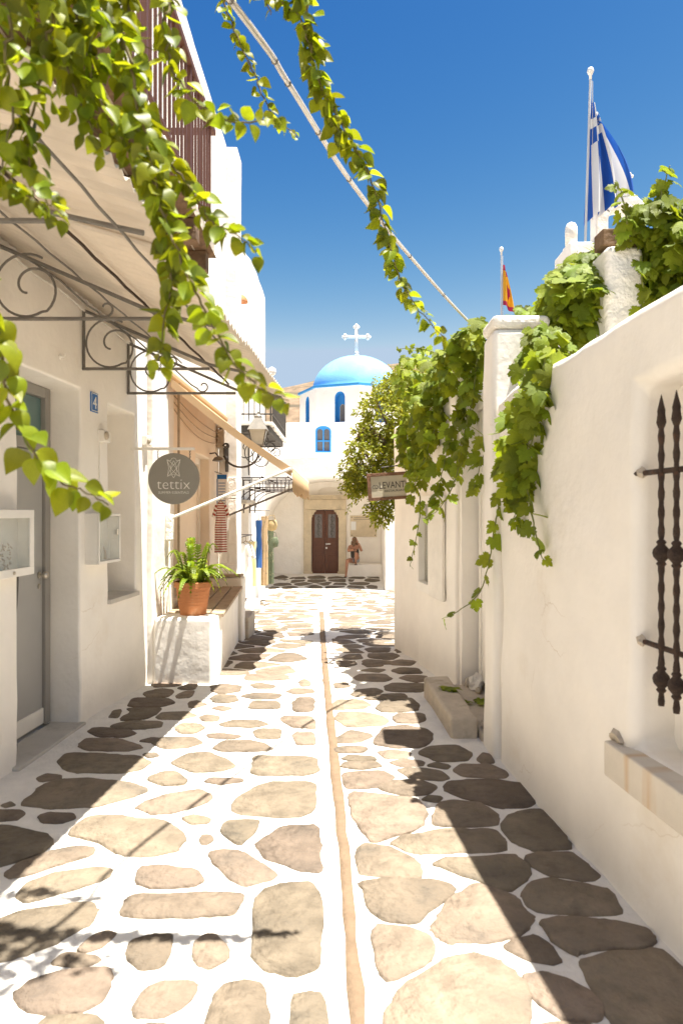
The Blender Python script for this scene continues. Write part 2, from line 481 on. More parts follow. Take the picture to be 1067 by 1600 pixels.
def text(name, body, size, M, m, parent, depth=0.0015, thin=0.0, align='CENTER', sx=1.0):
    cu = bpy.data.curves.new(name, 'FONT'); cu.body = body; cu.size = size
    cu.extrude = depth; cu.offset = thin; cu.align_x = align; cu.resolution_u = 3
    t = bpy.data.objects.new(name, cu); col.objects.link(t)
    me = bpy.data.meshes.new_from_object(t.evaluated_get(bpy.context.evaluated_depsgraph_get()))
    bpy.data.objects.remove(t); bpy.data.curves.remove(cu)
    me.name = name; me.materials.clear(); me.materials.append(MATS[m])
    o = bpy.data.objects.new(name, me); col.objects.link(o)
    L = M @ Matrix.Diagonal((sx, 1, 1, 1))
    o.parent = parent; L.translation = L.translation - base(parent); o.matrix_local = L
    return o

def spiral(c, r0, r1, a0, a1, n=22, plane='XZ'):
    pts = []
    for i in range(n + 1):
        t = i / n; a = a0 + (a1 - a0) * t; r = r0 + (r1 - r0) * t
        u, v = r * math.cos(a), r * math.sin(a)
        pts.append(Vector((c[0] + u, c[1], c[2] + v)) if plane == 'XZ' else Vector((c[0], c[1] + u, c[2] + v)))
    return pts

def smooth_path(pts, n=6):
    """Catmull-Rom through 3-D points"""
    P = [Vector(p) for p in pts]; out = []
    for i in range(len(P) - 1):
        a = P[max(i-1, 0)]; b = P[i]; c = P[i+1]; d = P[min(i+2, len(P)-1)]
        for k in range(n):
            t = k / n
            out.append(0.5 * ((2*b) + (c - a)*t + (2*a - 5*b + 4*c - d)*t*t + (3*b - a - 3*c + d)*t**3))
    return out + [P[-1]]

# ------------------------------------------------------------ ground, hill
mb = MB()
xs = [-500, -60, -12, 12, 60, 500]
ys = [-60, 0, 5, 9, 13, 18.4, 20.5, 30, 60, 120, 600]
mb.add([(x, y, zg(y) - 0.06) for y in ys for x in xs],
       [(j*6+i, j*6+i+1, j*6+i+7, j*6+i+6) for j in range(len(ys)-1) for i in range(5)])
tag(mb.build('ground', 'earth', fix=False), kind='structure')

mb = MB()
nx, ny = 70, 30
for j in range(ny + 1):
    for i in range(nx + 1):
        x = -260 + 560 * i / nx; y = 170 + 230 * j / ny
        ridge = 57 + 10 / (1 + math.exp(-(x - 8) / 14)) + 6 * noise.noise(Vector((x * .02, y * .01, 3)))
        t = min(1, max(0, (y - 175) / 110)); t = t * t * (3 - 2 * t)
        edge = math.exp(-((x - 20) / 170) ** 2)
        z = -1.5 + ridge * t * edge
        z += 1.2 * noise.noise(Vector((x * .05, y * .06, 0))) * t
        q = 3.4; k = math.floor(z / q); fr = z / q - k
        z = q * (k + min(1, max(0, (fr - 0.25) * 1.6)) * 0.55 + fr * 0.45)   # field terraces
        mb.v.append(Vector((x, y, z)))
mb.f = [(j*(nx+1)+i, j*(nx+1)+i+1, (j+1)*(nx+1)+i+1, (j+1)*(nx+1)+i) for j in range(ny) for i in range(nx)]
mb.mi = [0] * len(mb.f)
tag(mb.build('hill', 'hill', fix=False), kind='structure')

# ------------------------------------------------------------ street: whitewashed bed, slabs, channel
street_bed = MB()
sx = [-2.6 + 0.12 * i for i in range(47)]
sy = [-3 + 0.15 * i for i in range(163)]
street_bed.add([(x, y, zg(y) + 0.005 * noise.noise(Vector((x*2, y*2, 0))) + 0.003 * noise.noise(Vector((x*7, y*7, 2)))) for y in sy for x in sx],
    [(j*47+i, j*47+i+1, j*47+i+48, j*47+i+47) for j in range(162) for i in range(46)])
street = street_bed.build('street', 'mortar', fix=False, smooth=True, origin=(0, 0, 0))
tag(street, kind='structure')

def chaikin(p, k=2):
    for _ in range(k):
        q = []
        for i in range(len(p)):
            a, b = p[i], p[(i+1) % len(p)]
            q += [a * .86 + b * .14, a * .14 + b * .86]
        p = q
    return p

def slab_geom(p, h=0.012):
    """polygon p (2-D world points) -> vertices, faces of a thin worn slab"""
    n = len(p); c = sum(p, Vector((0, 0))) / n
    v = []; z0 = zg(c.y)
    tx, ty = rng.uniform(-.006, .006), rng.uniform(-.006, .006)
    dh = rng.uniform(-.003, .004)
    for ring, (ins, z) in enumerate(((0.0, -0.012), (0.002, h - 0.006), (0.011, h))):
        for q in p:
            d = c - q; L = max(d.length, 1e-5)
            w = q + d * min(ins / L, .4)
            zz = zg(w.y) + z + (dh + tx * (w.x - c.x) + ty * (w.y - c.y) if ring else 0)
            v.append(Vector((w.x, w.y, zz)))
    f = [(r*n+i, r*n+(i+1) % n, (r+1)*n+(i+1) % n, (r+1)*n+i) for r in range(2) for i in range(n)] + [tuple(range(2*n, 3*n))]
    return v, f, Vector((c.x, c.y, z0))

def area(p):
    return 0.5 * sum(p[i].x*p[(i+1) % len(p)].y - p[(i+1) % len(p)].x*p[i].y for i in range(len(p)))

def lay_slab(poly, rough=0.016, it=2, into=None, grow=0.0, h=0.010):
    p = [Vector(q) for q in poly]
    if area(p) < 0: p.reverse()
    c0 = sum(p, Vector((0, 0))) / len(p)
    p = [q + (q - c0).normalized() * grow for q in p]
    p = chaikin(p, it)
    # even out spacing and roughen the chipped edge
    out = []
    for i in range(len(p)):
        a, b = p[i], p[(i+1) % len(p)]
        out.append(a)
        if (b - a).length > 0.06: out += [a.lerp(b, q / int((b - a).length / 0.04)) for q in range(1, int((b - a).length / 0.04))]
    p = out
    r = min(rough, 0.05 * math.sqrt(abs(area(p))))
    p = [q + Vector((noise.noise(Vector((q.x*9, q.y*9, 1))), noise.noise(Vector((q.x*9, q.y*9, 5))))) * r
         + Vector((rng.uniform(-1, 1), rng.uniform(-1, 1))) * r * .32 for q in p]
    v, f, o = slab_geom(p, h)
    if into is not None: into.add(v, f); return
    m = MB(); m.add(v, f)
    m.build('paving_slab', 'slate', street, fix=False, origin=o, auto=50)

CA = [  # slabs on the left of the channel
 [(470,140),(500,120),(560,122),(580,132),(545,145),(480,147)], [(550,150),(585,138),(612,140),(600,155),(560,155)],
 [(440,165),(500,152),(540,158),(520,178),(460,182)], [(545,172),(575,160),(602,160),(588,178),(550,182)],
 [(395,205),(410,180),(520,182),(540,195),(500,207),(430,209)], [(335,240),(350,220),(378,216),(368,240)],
 [(368,248),(402,226),(392,212),(495,210),(490,225),(450,245),(400,250)], [(485,240),(500,225),(580,222),(610,235),(560,248),(500,246)],
 [(340,268),(400,253),(498,254),(500,270),(440,277),(360,276)], [(272,285),(290,271),(400,276),(420,290),(390,303),(300,300)],
 [(247,325),(265,308),(370,308),(430,325),(440,335),(380,345),(270,342)], [(430,313),(470,303),(500,306),(470,318)],
 [(180,375),(205,352),(290,352),(430,362),(460,382),(440,400),(370,412),(250,412),(190,398)], [(115,428),(145,415),(188,420),(185,430),(130,440)],
 [(65,510),(130,455),(180,435),(300,432),(420,448),(460,468),(400,490),(300,518),(150,522)], [(120,548),(150,538),(220,540),(232,552),(190,566),(135,566)],
 [(-40,530),(60,530),(75,540),(50,558),(-40,566)], [(-90,575),(50,580),(130,605),(160,628),(130,655),(60,680),(-60,715)],
 [(22,720),(60,690),(150,655),(240,640),(288,645),(280,670),(200,690),(100,722),(40,735)], [(55,790),(90,750),(180,720),(300,705),(345,712),(330,740),(250,765),(130,800),(80,812)],
 [(-60,880),(60,845),(200,820),(290,818),(305,840),(270,880),(180,930),(80,975),(-60,1005)], [(240,960),(290,915),(330,903),(358,912),(320,950),(270,968)],
 [(42,1095),(100,1060),(200,1030),(330,1020),(340,1060),(320,1110),(260,1150),(150,1160),(80,1140)], [(390,980),(410,930),(470,912),(530,908),(525,960),(500,1010),(430,1020)],
 [(600,980),(605,940),(635,912),(665,912),(705,955),(700,985),(650,1015),(615,1005)], [(418,1135),(450,1080),(500,1060),(590,1060),(605,1075),(570,1130),(500,1168),(430,1165)],
 [(620,1260),(660,1110),(700,1070),(760,1058),(815,1075),(825,1190),(810,1270),(700,1290)], [(900,1100),(960,1092),(1000,1100),(1006,1200),(990,1290),(890,1290)],
 [(785,990),(780,880),(800,785),(870,760),(960,750),(985,790),(1000,940),(985,1015),(900,1035),(820,1020)], [(372,855),(395,800),(420,787),(560,787),(740,787),(745,800),(720,848),(640,855),(450,862)],
 [(425,755),(432,705),(500,703),(600,712),(625,740),(600,765),(480,768)], [(212,600),(260,560),(290,545),(400,552),(500,562),(560,590),(572,620),(545,650),(450,672),(380,668),(300,625)],
 [(415,520),(450,500),(560,470),(620,467),(660,485),(620,510),(540,535),(480,540)], [(455,430),(500,410),(550,412),(575,435),(560,448),(500,450)],
 [(525,380),(580,350),(650,348),(710,375),(722,392),(680,405),(590,410)], [(635,440),(650,428),(750,430),(745,440),(680,448)],
 [(560,555),(600,545),(650,555),(640,570),(590,572)], [(618,618),(625,605),(650,606),(657,620),(640,632),(622,630)],
 [(680,600),(700,565),(740,560),(805,565),(770,610),(740,637)], [(640,660),(700,652),(740,655),(800,690),(860,728),(830,745),(750,760),(710,740)],
 [(713,535),(720,500),(780,455),(850,440),(975,440),(972,530),(920,548),(800,548)], [(783,420),(785,362),(850,362),(978,364),(980,412),(930,420)],
 [(790,640),(810,610),(880,578),(985,573),(992,640),(990,725),(930,712),(830,680)], [(660,335),(690,315),(770,312),(820,325),(845,340),(800,346),(690,346)],
 [(675,262),(720,248),(800,250),(830,262),(780,271),(700,270)], [(780,285),(800,276),(865,275),(868,305),(800,306)],
 [(905,290),(970,288),(972,325),(912,326)], [(865,245),(880,237),(960,240),(975,255),(970,275),(900,270)],
 [(905,195),(920,180),(970,180),(970,220),(905,222)], [(765,212),(780,190),(860,190),(865,214)],
 [(465,320),(500,302),(600,302),(625,318),(580,335),(510,338)], [(540,275),(560,260),(620,262),(632,275),(600,290),(560,290)],
 [(615,240),(640,232),(680,238),(670,252),(630,252)], [(640,292),(690,290),(745,298),(720,308),(650,305)],
 [(650,180),(670,170),(730,172),(735,188),(700,195),(660,192)], [(655,212),(680,205),(715,212),(690,221)],
 [(580,195),(610,188),(640,200),(610,210),(585,208)], [(650,145),(690,138),(745,145),(740,160),(680,168),(655,160)],
 [(770,140),(800,134),(850,142),(840,152),(790,152)], [(755,112),(780,105),(890,110),(895,122),(830,128),(760,126)],
 [(885,160),(900,152),(965,152),(970,165),(910,170)], [(920,130),(940,121),(960,130),(955,143),(930,143)],
 [(740,175),(790,163),(870,168),(860,182),(790,184)], [(440,355),(480,350),(490,360),(460,366)],
 [(130,1178),(280,1166),(320,1200),(290,1270),(90,1280)], [(360,1200),(480,1190),(560,1200),(530,1290),(380,1290)],
 [(160,1002),(200,968),(290,978),(310,992),(250,1016)], [(5,513),(35,503),(48,512),(20,519)]]
CB = [  # slabs on the right of the channel
 [(150,430),(165,422),(330,440),(358,470),(355,505),(310,530),(220,555),(195,540),(160,490)], [(265,560),(300,540),(400,522),(550,520),(578,550),(575,578),(500,585),(330,590)],
 [(170,580),(190,563),(250,566),(320,600),(345,625),(335,655),(250,650),(175,645)], [(180,672),(240,658),(380,660),(435,680),(420,715),(370,745),(340,780),(230,770)],
 [(215,810),(225,787),(300,790),(370,815),(383,850),(360,890),(265,935),(235,905)], [(380,620),(430,602),(600,594),(640,620),(640,650),(590,690),(480,655)],
 [(383,795),(400,755),(440,700),(500,675),(570,690),(610,715),(620,740),(655,765),(640,795),(590,820),(500,835),(430,840),(400,825)],
 [(230,1130),(265,1000),(310,950),(420,880),(500,870),(560,885),(600,920),(640,960),(645,1060),(600,1150),(400,1170)],
 [(575,845),(610,825),(660,815),(700,840),(727,880),(700,888),(640,878)], [(630,925),(690,920),(750,940),(810,970),(845,1015),(830,1042),(740,1045),(660,990)],
 [(680,780),(730,766),(860,775),(960,800),(985,826),(960,846),(800,855),(780,868),(720,835)], [(780,890),(830,872),(995,845),(1090,940),(1130,1080),(900,1100),(840,990)],
 [(627,700),(650,668),(690,657),(800,672),(860,690),(895,735),(895,752),(820,756),(680,750),(640,730)], [(635,600),(670,588),(760,588),(800,615),(832,650),(810,663),(700,650),(650,620)],
 [(568,510),(600,480),(660,466),(700,480),(755,560),(750,575),(660,580),(605,560)], [(378,480),(400,450),(440,442),(520,455),(560,485),(555,508),(480,511),(390,510)],
 [(407,405),(430,388),(540,385),(630,398),(660,440),(640,460),(560,462),(480,440),(420,420)], [(350,440),(370,430),(405,434),(390,446)],
 [(230,405),(270,390),(340,387),(385,405),(370,425),(310,430),(250,418)], [(280,360),(320,352),(400,362),(425,380),(400,390),(320,382)],
 [(260,338),(300,328),(355,335),(350,348),(290,350)], [(365,348),(390,340),(425,348),(415,357)],
 [(433,360),(460,345),(540,345),(585,370),(570,380),(470,378)], [(340,312),(370,297),(450,292),(487,315),(470,332),(400,336)],
 [(502,330),(515,314),(535,318),(550,338),(520,342)], [(215,285),(245,240),(300,234),(365,245),(380,270),(350,295),(280,298)],
 [(228,308),(270,303),(320,310),(310,325),(250,327)], [(270,215),(285,203),(350,204),(360,222),(330,230),(280,228)],
 [(223,185),(250,165),(320,160),(340,180),(335,197),(240,200)], [(110,220),(120,198),(200,200),(255,215),(250,235),(150,240)],
 [(110,275),(150,248),(208,258),(212,268),(180,280),(120,285)], [(130,380),(140,365),(240,362),(270,380),(240,405),(150,412)],
 [(130,350),(135,338),(225,336),(240,350),(180,358)], [(130,328),(150,318),(215,322),(225,331),(170,334)],
 [(110,300),(150,294),(200,298),(185,310),(115,312)], [(100,180),(115,165),(180,165),(210,178),(190,190),(110,192)],
 [(155,150),(170,138),(225,134),(245,142),(220,153),(170,157)], [(185,163),(230,152),(300,150),(310,158),(240,167)],
 [(245,130),(270,120),(360,122),(375,135),(340,145),(260,142)], [(160,105),(180,95),(250,95),(270,108),(240,116),(180,114)],
 [(285,105),(310,97),(360,100),(370,112),(330,118)], [(265,85),(290,78),(340,80),(350,92),(290,94)],
 [(185,65),(205,56),(240,60),(245,72),(200,76)], [(180,86),(210,80),(250,83),(230,91)],
 [(260,62),(290,55),(335,60),(320,72),(270,70)], [(105,120),(145,118),(150,130),(115,135)],
 [(660,1070),(720,1062),(820,1065),(860,1110),(760,1150),(670,1130)]]
for P in CA:
    lay_slab([on_ground(x / 1.976, 1000 + y / 1.976).to_2d() for x, y in P], grow=.012)
for P in CB:
    lay_slab([on_ground(460 + x / 1.758, 1000 + y / 1.758).to_2d() for x, y in P], grow=.014)

# channel down the middle of the street
CH = [(548,572,1600),(541,560,1500),(535,552,1400),(527,542,1300),(516,531,1200),(509,520,1110),(503,512,1040),(500,508,990),(499,506,955)]
mb = MB()
rows = []
for xl, xr, y in CH:
    a, b = on_ground(xl, y), on_ground(xr, y)
    rows.append((a.x, b.x, a.y))
rows = [(rows[0][0], rows[0][1], -2.5)] + rows
fine = []
for i in range(len(rows) - 1):
    k = max(2, int((rows[i+1][2] - rows[i][2]) / .12))
    for j in range(k):
        t = j / k; fine.append([rows[i][q] + (rows[i+1][q] - rows[i][q]) * t for q in range(3)])
for k, (a, b, y) in enumerate(fine):
    a += 0.012 * noise.noise(Vector((y * 5, 0, 0))); b += 0.012 * noise.noise(Vector((y * 5, 9, 0)))
    z = zg(y) + 0.009
    mb.v += [Vector((a - .004, y, z - .012)), Vector((a, y, z)), Vector(((a+b)/2, y, z - .002)), Vector((b, y, z)), Vector((b + .004, y, z - .012))]
for k in range(len(fine) - 1):
    for q in range(4):
        mb.f.append((k*5+q, k*5+q+1, k*5+q+6, k*5+q+5)); mb.mi.append(0)
mb.build('drain_channel', 'sand', street, fix=False, smooth=True)

# further slabs: uneven polygons in courses, joints left white
def cells(x0f, x1f, y0, y1, step, gap=(.012, .024)):
    seeds = []; y = y0 - step; k = 0
    while y < y1 + step:
        x = x0f(y) - step + (k % 2) * step * .5
        while x < x1f(y) + step:
            seeds.append(Vector((x + rng.uniform(-.33, .33) * step, y + rng.uniform(-.30, .30) * step))); x += step * rng.uniform(.85, 1.25)
        y += step * .86; k += 1
    res = []
    for s in seeds:
        if not (y0 <= s.y <= y1 and x0f(s.y) + .06 <= s.x <= x1f(s.y) - .06): continue
        p = [s + Vector(q) for q in ((-.6, -.6), (.6, -.6), (.6, .6), (-.6, .6))]
        for o in seeds:
            d = o - s
            if d.length < 1e-6 or d.length > 1.3: continue
            mid = (s + o) / 2; n = d.normalized()
            mid = mid - n * rng.uniform(*gap)
            q = []
            for i in range(len(p)):
                a, b = p[i], p[(i+1) % len(p)]
                da, db = (a - mid).dot(n), (b - mid).dot(n)
                if da <= 0: q.append(a)
                if da * db < 0: q.append(a + (b - a) * (da / (da - db)))
            p = q
            if len(p) < 3: break
        if len(p) >= 3:
            p = [Vector((min(max(v.x, x0f(v.y) + .03), x1f(v.y) - .03), v.y)) for v in p]
            if abs(area(p)) > .015: res.append(p)
    return res
def chan(y):
    for i in range(len(rows) - 1):
        if rows[i][2] <= y <= rows[i+1][2]:
            t = (y - rows[i][2]) / (rows[i+1][2] - rows[i][2])
            return [rows[i][q] + (rows[i+1][q] - rows[i][q]) * t for q in (0, 1)]
    return [-.36 if y > 6 else rows[0][0], -.30 if y > 6 else rows[0][1]]
def left_edge(y): return -1.62 if y < 9.8 else -1.84
def right_edge(y):
    if y < 6.6: return .74
    if y < 8.1: return .74 - .13 * (y - 6.6) / 1.5
    return 2.2 if y < 18.4 else 1.18
far_mb = MB()
ynear = 6.38
for lo, hi in (((lambda y: left_edge(y)), (lambda y: chan(y)[0] - .05)), ((lambda y: chan(y)[1] + .05), (lambda y: right_edge(y)))):
    for p in cells(lo, hi, 6.25 if lo(7) < -1 else 6.75, 13.2, .46, (.020, .034)): lay_slab(p, it=1, h=.006)
    for p in cells(lo, hi, 13.2, 18.35, .50, (.028, .045)): lay_slab(p, it=1, into=far_mb, h=.004)
    for p in cells((lambda y: -1.75) if lo(1) < -1 else lo, hi if lo(1) < -1 else (lambda y: 1.05), -1.0, 1.62, .42): lay_slab(p, it=2)
for p in cells(lambda y: -2.05, lambda y: 1.15, 18.5, 20.45, .50, (.028, .04)): lay_slab(p, it=1, into=far_mb, h=.004)
far_mb.build('paving', 'slate', street, fix=False, kind='stuff')

# ============================================================ LEFT SIDE
# ------------------------------------------------------------ near house with grey door, niche window and upper balcony
def AX(y): return -1.83 + 0.07 * (y - 3.9)         # street face of the near house
A0, A1 = (AX(-1.5), -1.5), (AX(5.95), 5.95)
kA = math.hypot(0.07, 1)
def sA(y): return (y + 1.5) * kA
house = thing('house', 'near white house with a grey glazed door under the corrugated canopy', 'house', (-2.0, 2.2, 0))
DOOR = (sA(3.87), sA(4.65), -0.02, 2.29)
NICH = (sA(5.12), sA(5.66), 0.79, 2.26)
UPD = (sA(3.3), sA(4.3), 3.62, 5.6)
wallA, MA = gridwall('wall', A0, A1, 0.40, -0.8, 6.3, 'plaster', house, holes=[DOOR, NICH, UPD])
mb = MB(); mb.box((0, .42, -.8), (sA(5.95), 3.4, 6.28), MA); mb.build('rear_wall', 'plaster', house)
mb = MB(); mb.box((-.05, -.06, 6.32), (sA(5.95), 3.4, 6.42), MA); mb.build('roof', 'plaster', house)
# grey door: frame, leaf with a lens-shaped glass panel, fanlight
y0 = 0.205
s0, s1, z0, z1 = DOOR
f = MB()
f.box((s0 + .002, y0, .02), (s0 + .07, y0 + .08, z1 - .004), MA); f.box((s1 - .07, y0, .02), (s1 - .002, y0 + .08, z1 - .004), MA)
f.box((s0 + .07, y0, z1 - .075), (s1 - .07, y0 + .08, z1 - .004), MA); f.box((s0 + .07, y0 + .002, 1.86), (s1 - .07, y0 + .078, 1.93), MA)
door = f.build('door', 'grey_paint', house, bevel=.006)
leaf = MB()
ls0, ls1 = s0 + .074, s1 - .074
lm = (ls0 + ls1) / 2
arc = []                                             # edge of the glass: a long bow
for i in range(15):
    t = i / 14; z = .36 + 1.42 * t
    arc.append((ls0 + .03 + .30 * math.sin(math.pi * (0.08 + .84 * t)) ** .8, z))
pts = [(ls1, .04), (ls1, 1.855), (ls0 + .03, 1.855)] + arc[::-1] + [(ls0 + .03, .04)]
leaf.prism([MA @ Vector((a, y0 + .024, b)) for a, b in pts], (MA.to_3x3() @ Vector((0, .03, 0))))
leaf.box((ls0, y0 + .026, .04), (ls0 + .03, y0 + .052, 1.855), MA)
leaf.build('door_leaf', 'grey_panel', door)
g = MB(); g.box((ls0 + .031, y0 + .034, .35), (ls0 + .35, y0 + .040, 1.80), MA); g.build('glass_panel', 'door_glass', door)
g = MB(); g.box((ls0, y0 + .034, 1.932), (ls1, y0 + .040, z1 - .077), MA); g.build('fanlight', 'door_glass', door)
g = MB(); g.tube([MA @ Vector((a, y0 + .022, b)) for a, b in arc], .007, 5); g.build('glass_trim', 'iron_grey', door)
g = MB(); g.box((ls0 - .002, y0 + .012, .03), (ls1, y0 + .026, .135), MA); g.build('kick_plate', 'white_paint', door, bevel=.004)
for dz, r, nm in ((0, .024, 'door_knob'), (-.075, .018, 'lock_plate')):
    g = MB(); c = MA @ Vector((ls1 - .045, y0 + .022, 1.03 + dz))
    g.lathe(c, [(r, 0), (r, .006), (r * .4, .008), (r * .4, .03), (r * .95, .034), (r * 1.05, .05), (r * .7, .062)][:7 if dz == 0 else 2], 12, 'X')
    g.build(nm, 'brass', door, auto=40)
g = MB(); g.box((s0 - .05, -.035, -.1), (s1 + .02, y0 - .004, .018), MA); g.build('threshold', 'marble', house, bevel=.008)
mb = MB(); mb.box((s0 + .0, y0 + .09, -.1), (s1, .43, z1), MA); mb.build('door_backing', 'window_dim', house)
# niche window: sill, dim shutter set deep
s0, s1, z0, z1 = NICH
g = MB(); g.box((s0 - .02, -.03, z0 - .03), (s1 + .025, .3, z0 + .006), MA); g.build('window_sill', 'marble', house, bevel=.006)
g = MB(); g.box((s0 + .002, .30, z0 + .008), (s1 - .002, .33, z1 - .002), MA); w = g.build('window', 'white_wood', house)
g = MB()
for k in range(2):
    for q in range(3):
        a = s0 + .05 + k * .24; b = z0 + .06 + q * .47
        g.box((a, .292, b), (a + .2, .302, b + .42), MA)
g.build('window_panel', 'white_paint', w, bevel=.004)
# upper balcony door
s0, s1, z0, z1 = UPD
g = MB(); g.box((s0 + .002, .12, z0), (s1 - .002, .16, z1 - .002), MA); bd = g.build('balcony_door', 'brown_metal', house)
for k in range(22):
    g = MB(); zz = z0 + .1 + k * .083
    g.box((s0 + .06, .095, zz), (s1 - .06, .119, zz + .055), MA); g.build('slat', 'brown_metal', bd)

# balcony: stone floor on timber joists, brown railing
BX, BY0, BY1, BZ = -1.02, 0.4, 5.5, 3.62
g = MB(); g.box((AX(3) + .03, BY0, BZ - .11), (BX, BY1, BZ)); bf = g.build('balcony_floor', 'step_stone', house, bevel=.012)
for k in range(9):
    y = BY0 + .25 + k * .595
    g = MB(); g.box((AX(y) + .02, y - .055, BZ - .27), (BX - .04 + .05 * (k % 2), y + .055, BZ - .114)); g.build('joist', 'old_wood', bf, bevel=.01)
g = MB()
for k in range(5):
    x = BX - .06 - k * .15
    g.box((x - .068, BY0 + .02, BZ - .1135), (x + .068, BY1 + .03, BZ - .1115))
g.build('ceiling_board', 'old_wood', bf)
RT = BZ + .86
g = MB(); g.box((BX - .045, BY0, RT), (BX + .01, BY1 + .002, RT + .045)); g.box((BX - .03, BY0, BZ + .07), (BX - .005, BY1, BZ + .095))
g.box((AX(5.5), BY1 - .045, RT + .001), (BX - .045, BY1 - .005, RT + .044)); g.box((AX(5.5), BY1 - .035, BZ + .071), (BX - .03, BY1 - .01, BZ + .094))
rl = g.build('railing', 'brown_metal', house, bevel=.004)
k = 0
y = BY0 + .05
while y < BY1 - .02:
    g = MB(); big = k % 10 == 0
    r = .016 if big else .0085
    g.box((BX - .0175 - r, y - r, BZ + (0 if big else .095)), (BX - .0175 + r, y + r, RT)); g.build('baluster', 'brown_metal', rl)
    y += .105; k += 1
for q in range(6):
    x = BX - .12 - q * .105; g = MB(); g.box((x - .0085, BY1 - .031, BZ + .094), (x + .0085, BY1 - .014, RT + .001)); g.build('baluster', 'brown_metal', rl)

# ------------------------------------------------------------ corrugated canopy on wrought brackets
def canopy_z(y): return 2.64 - 0.035 * y
canopy = thing('canopy', 'cream corrugated canopy on scrolled iron brackets over the grey door', 'canopy', (-1.2, 3.9, 2.4))
def sheet(y0, y1, lift, name='roof_sheet'):
    m = MB(); ny = int((y1 - y0) / .0125)
    prof = [(0.0, .44), (.28, .315), (.57, .185), (.86, .055), (1.06, -.005), (1.24, -.06)]
    for j in range(ny + 1):
        y = y0 + (y1 - y0) * j / ny
        for k, (d, h) in enumerate(prof):
            x = AX(y) + .004 + d * (1.255 if k else 1) / 1.24
            z = canopy_z(y) + h + .013 * math.sin(y * 2 * math.pi / .076) + lift + .012 * noise.noise(Vector((x, y, 0)) * 1.5)
            m.v.append(Vector((x, y, z)))
    q = len(prof)
    for j in range(ny):
        for k in range(q - 1): m.f.append((j*q+k, j*q+k+1, (j+1)*q+k+1, (j+1)*q+k)); m.mi.append(0)
    return m.build(name, 'canvas', canopy, smooth=True, solid=.004, fix=False)
sheet(1.62, 2.75, .016); sheet(2.70, 4.05, 0.0); sheet(4.0, 5.66, .016)
BRY = [2.48, 3.6, 4.68, 5.48]
for i, y in enumerate(BRY):
    x0 = AX(y) + .012; zb = canopy_z(y) - .045; H = .40
    g = MB(); r = .0105
    g.tube([(x0 - .01, y, zb), (x0 + .86, y, zb)], r, 6); g.tube([(x0, y, zb), (x0, y, zb + H)], r, 6)
    br = None
    g.tube([(x0, y, zb + H), (x0 + .86, y, zb + .03), (x0 + 1.2, y, zb - .045)], r, 6)
    br = g.build('bracket', 'iron_grey', canopy)
    g = MB()
    rr = .165 if i else .18
    c = (x0 + rr + .016, y, zb + rr + .012)
    g.tube(spiral(c, rr, rr, R(60), R(270), 18) + spiral((c[0], y, c[2]), rr, rr * .98, R(270), R(300), 3)
           + spiral((c[0] + .02, y, c[2] - .01), rr * .93, .035, R(305), R(600), 22), .007, 5)
    c2 = (x0 + .60, y, zb + .055)
    g.tube([(x0 + .18, y, zb + .32), (x0 + .36, y, zb + .2), (x0 + .50, y, zb + .07)] + spiral((c2[0], y, c2[2] + .0), .05, .018, R(200), R(520), 16), .006, 5)
    g.build('scroll', 'iron_grey', br)
for j, d in enumerate((.42, .80, 1.12)):           # lacing and purlins under the sheets
    g = MB(); P = []
    for k in range(33):
        y = 1.7 + k * .12
        h = .44 - .45 * d if d < .9 else .06 - .30 * (d - .86) - .02
        P.append((AX(y) + d, y, canopy_z(y) + h - .035 + .004 * math.sin(k * 2.1)))
    g.tube(P, .006 if j != 1 else .008, 5); g.build('lacing', 'iron_grey' if j != 1 else 'rust_iron', canopy)
g = MB(); g.tube([(AX(y) + .02, y, canopy_z(y) + .36 + .01 * math.sin(y * 9)) for y in [1.7 + .1 * k for k in range(39)]], .008, 5)
g.build('cord', 'cable', canopy)

# ------------------------------------------------------------ small things on the near house
def show_case(name, ya, yb, z0, z1, d, label, kind):
    t = thing(name, label, 'display case', (AX((ya+yb)/2) + d / 2, (ya + yb) / 2, z0))
    sa, sb = sA(ya), sA(yb)
    g = MB(); e = .022
    g.box((sa, -d, z0), (sb, .008, z0 + e), MA); g.box((sa, -d, z1 - e), (sb, .008, z1), MA)
    g.box((sa, -d, z0 + e), (sa + e, .008, z1 - e), MA); g.box((sb - e, -d, z0 + e), (sb, .008, z1 - e), MA)
    g.box((sa + e, -.012, z0 + e), (sb - e, .008, z1 - e), MA)
    g.build('case', 'white_paint', t, bevel=.003)
    g = MB(); w = .045 if kind else .02; q = -d - .012
    g.box((sa, q, z0), (sb, -d - .001, z0 + w), MA); g.box((sa, q, z1 - w), (sb, -d - .001, z1), MA)
    g.box((sa, q, z0 + w), (sa + w, -d - .001, z1 - w), MA); g.box((sb - w, q, z0 + w), (sb, -d - .001, z1 - w), MA)
    fr = g.build('door_frame', 'white_paint', t, bevel=.003)
    g = MB(); g.box((sa + w, -d - .007, z0 + w), (sb - w, -d - .004, z1 - w), MA); g.build('glass', 'case_glass', fr)
    if kind:
        g = MB(); g.lathe(MA @ Vector((sa + .38, q - .001, z0 + .022)), [(.010, 0), (.010, .006), (.004, .008)], 10, 'X'); g.build('lock', 'brass', fr)
    else:
        g = MB(); g.box((sb - .10, q - .012, z0 + .2), (sb - .07, q - .0005, z0 + .24), MA); g.build('latch', 'chrome', fr)
    return t, sa, sb
t, sa, sb = show_case('display_case', 3.28, 3.87, 1.10, 1.462, .085, 'framed glass display case beside the grey door with a wreath inside', True)
wreath = MB()
c = MA @ Vector((sa + .40, -.045, 1.215))
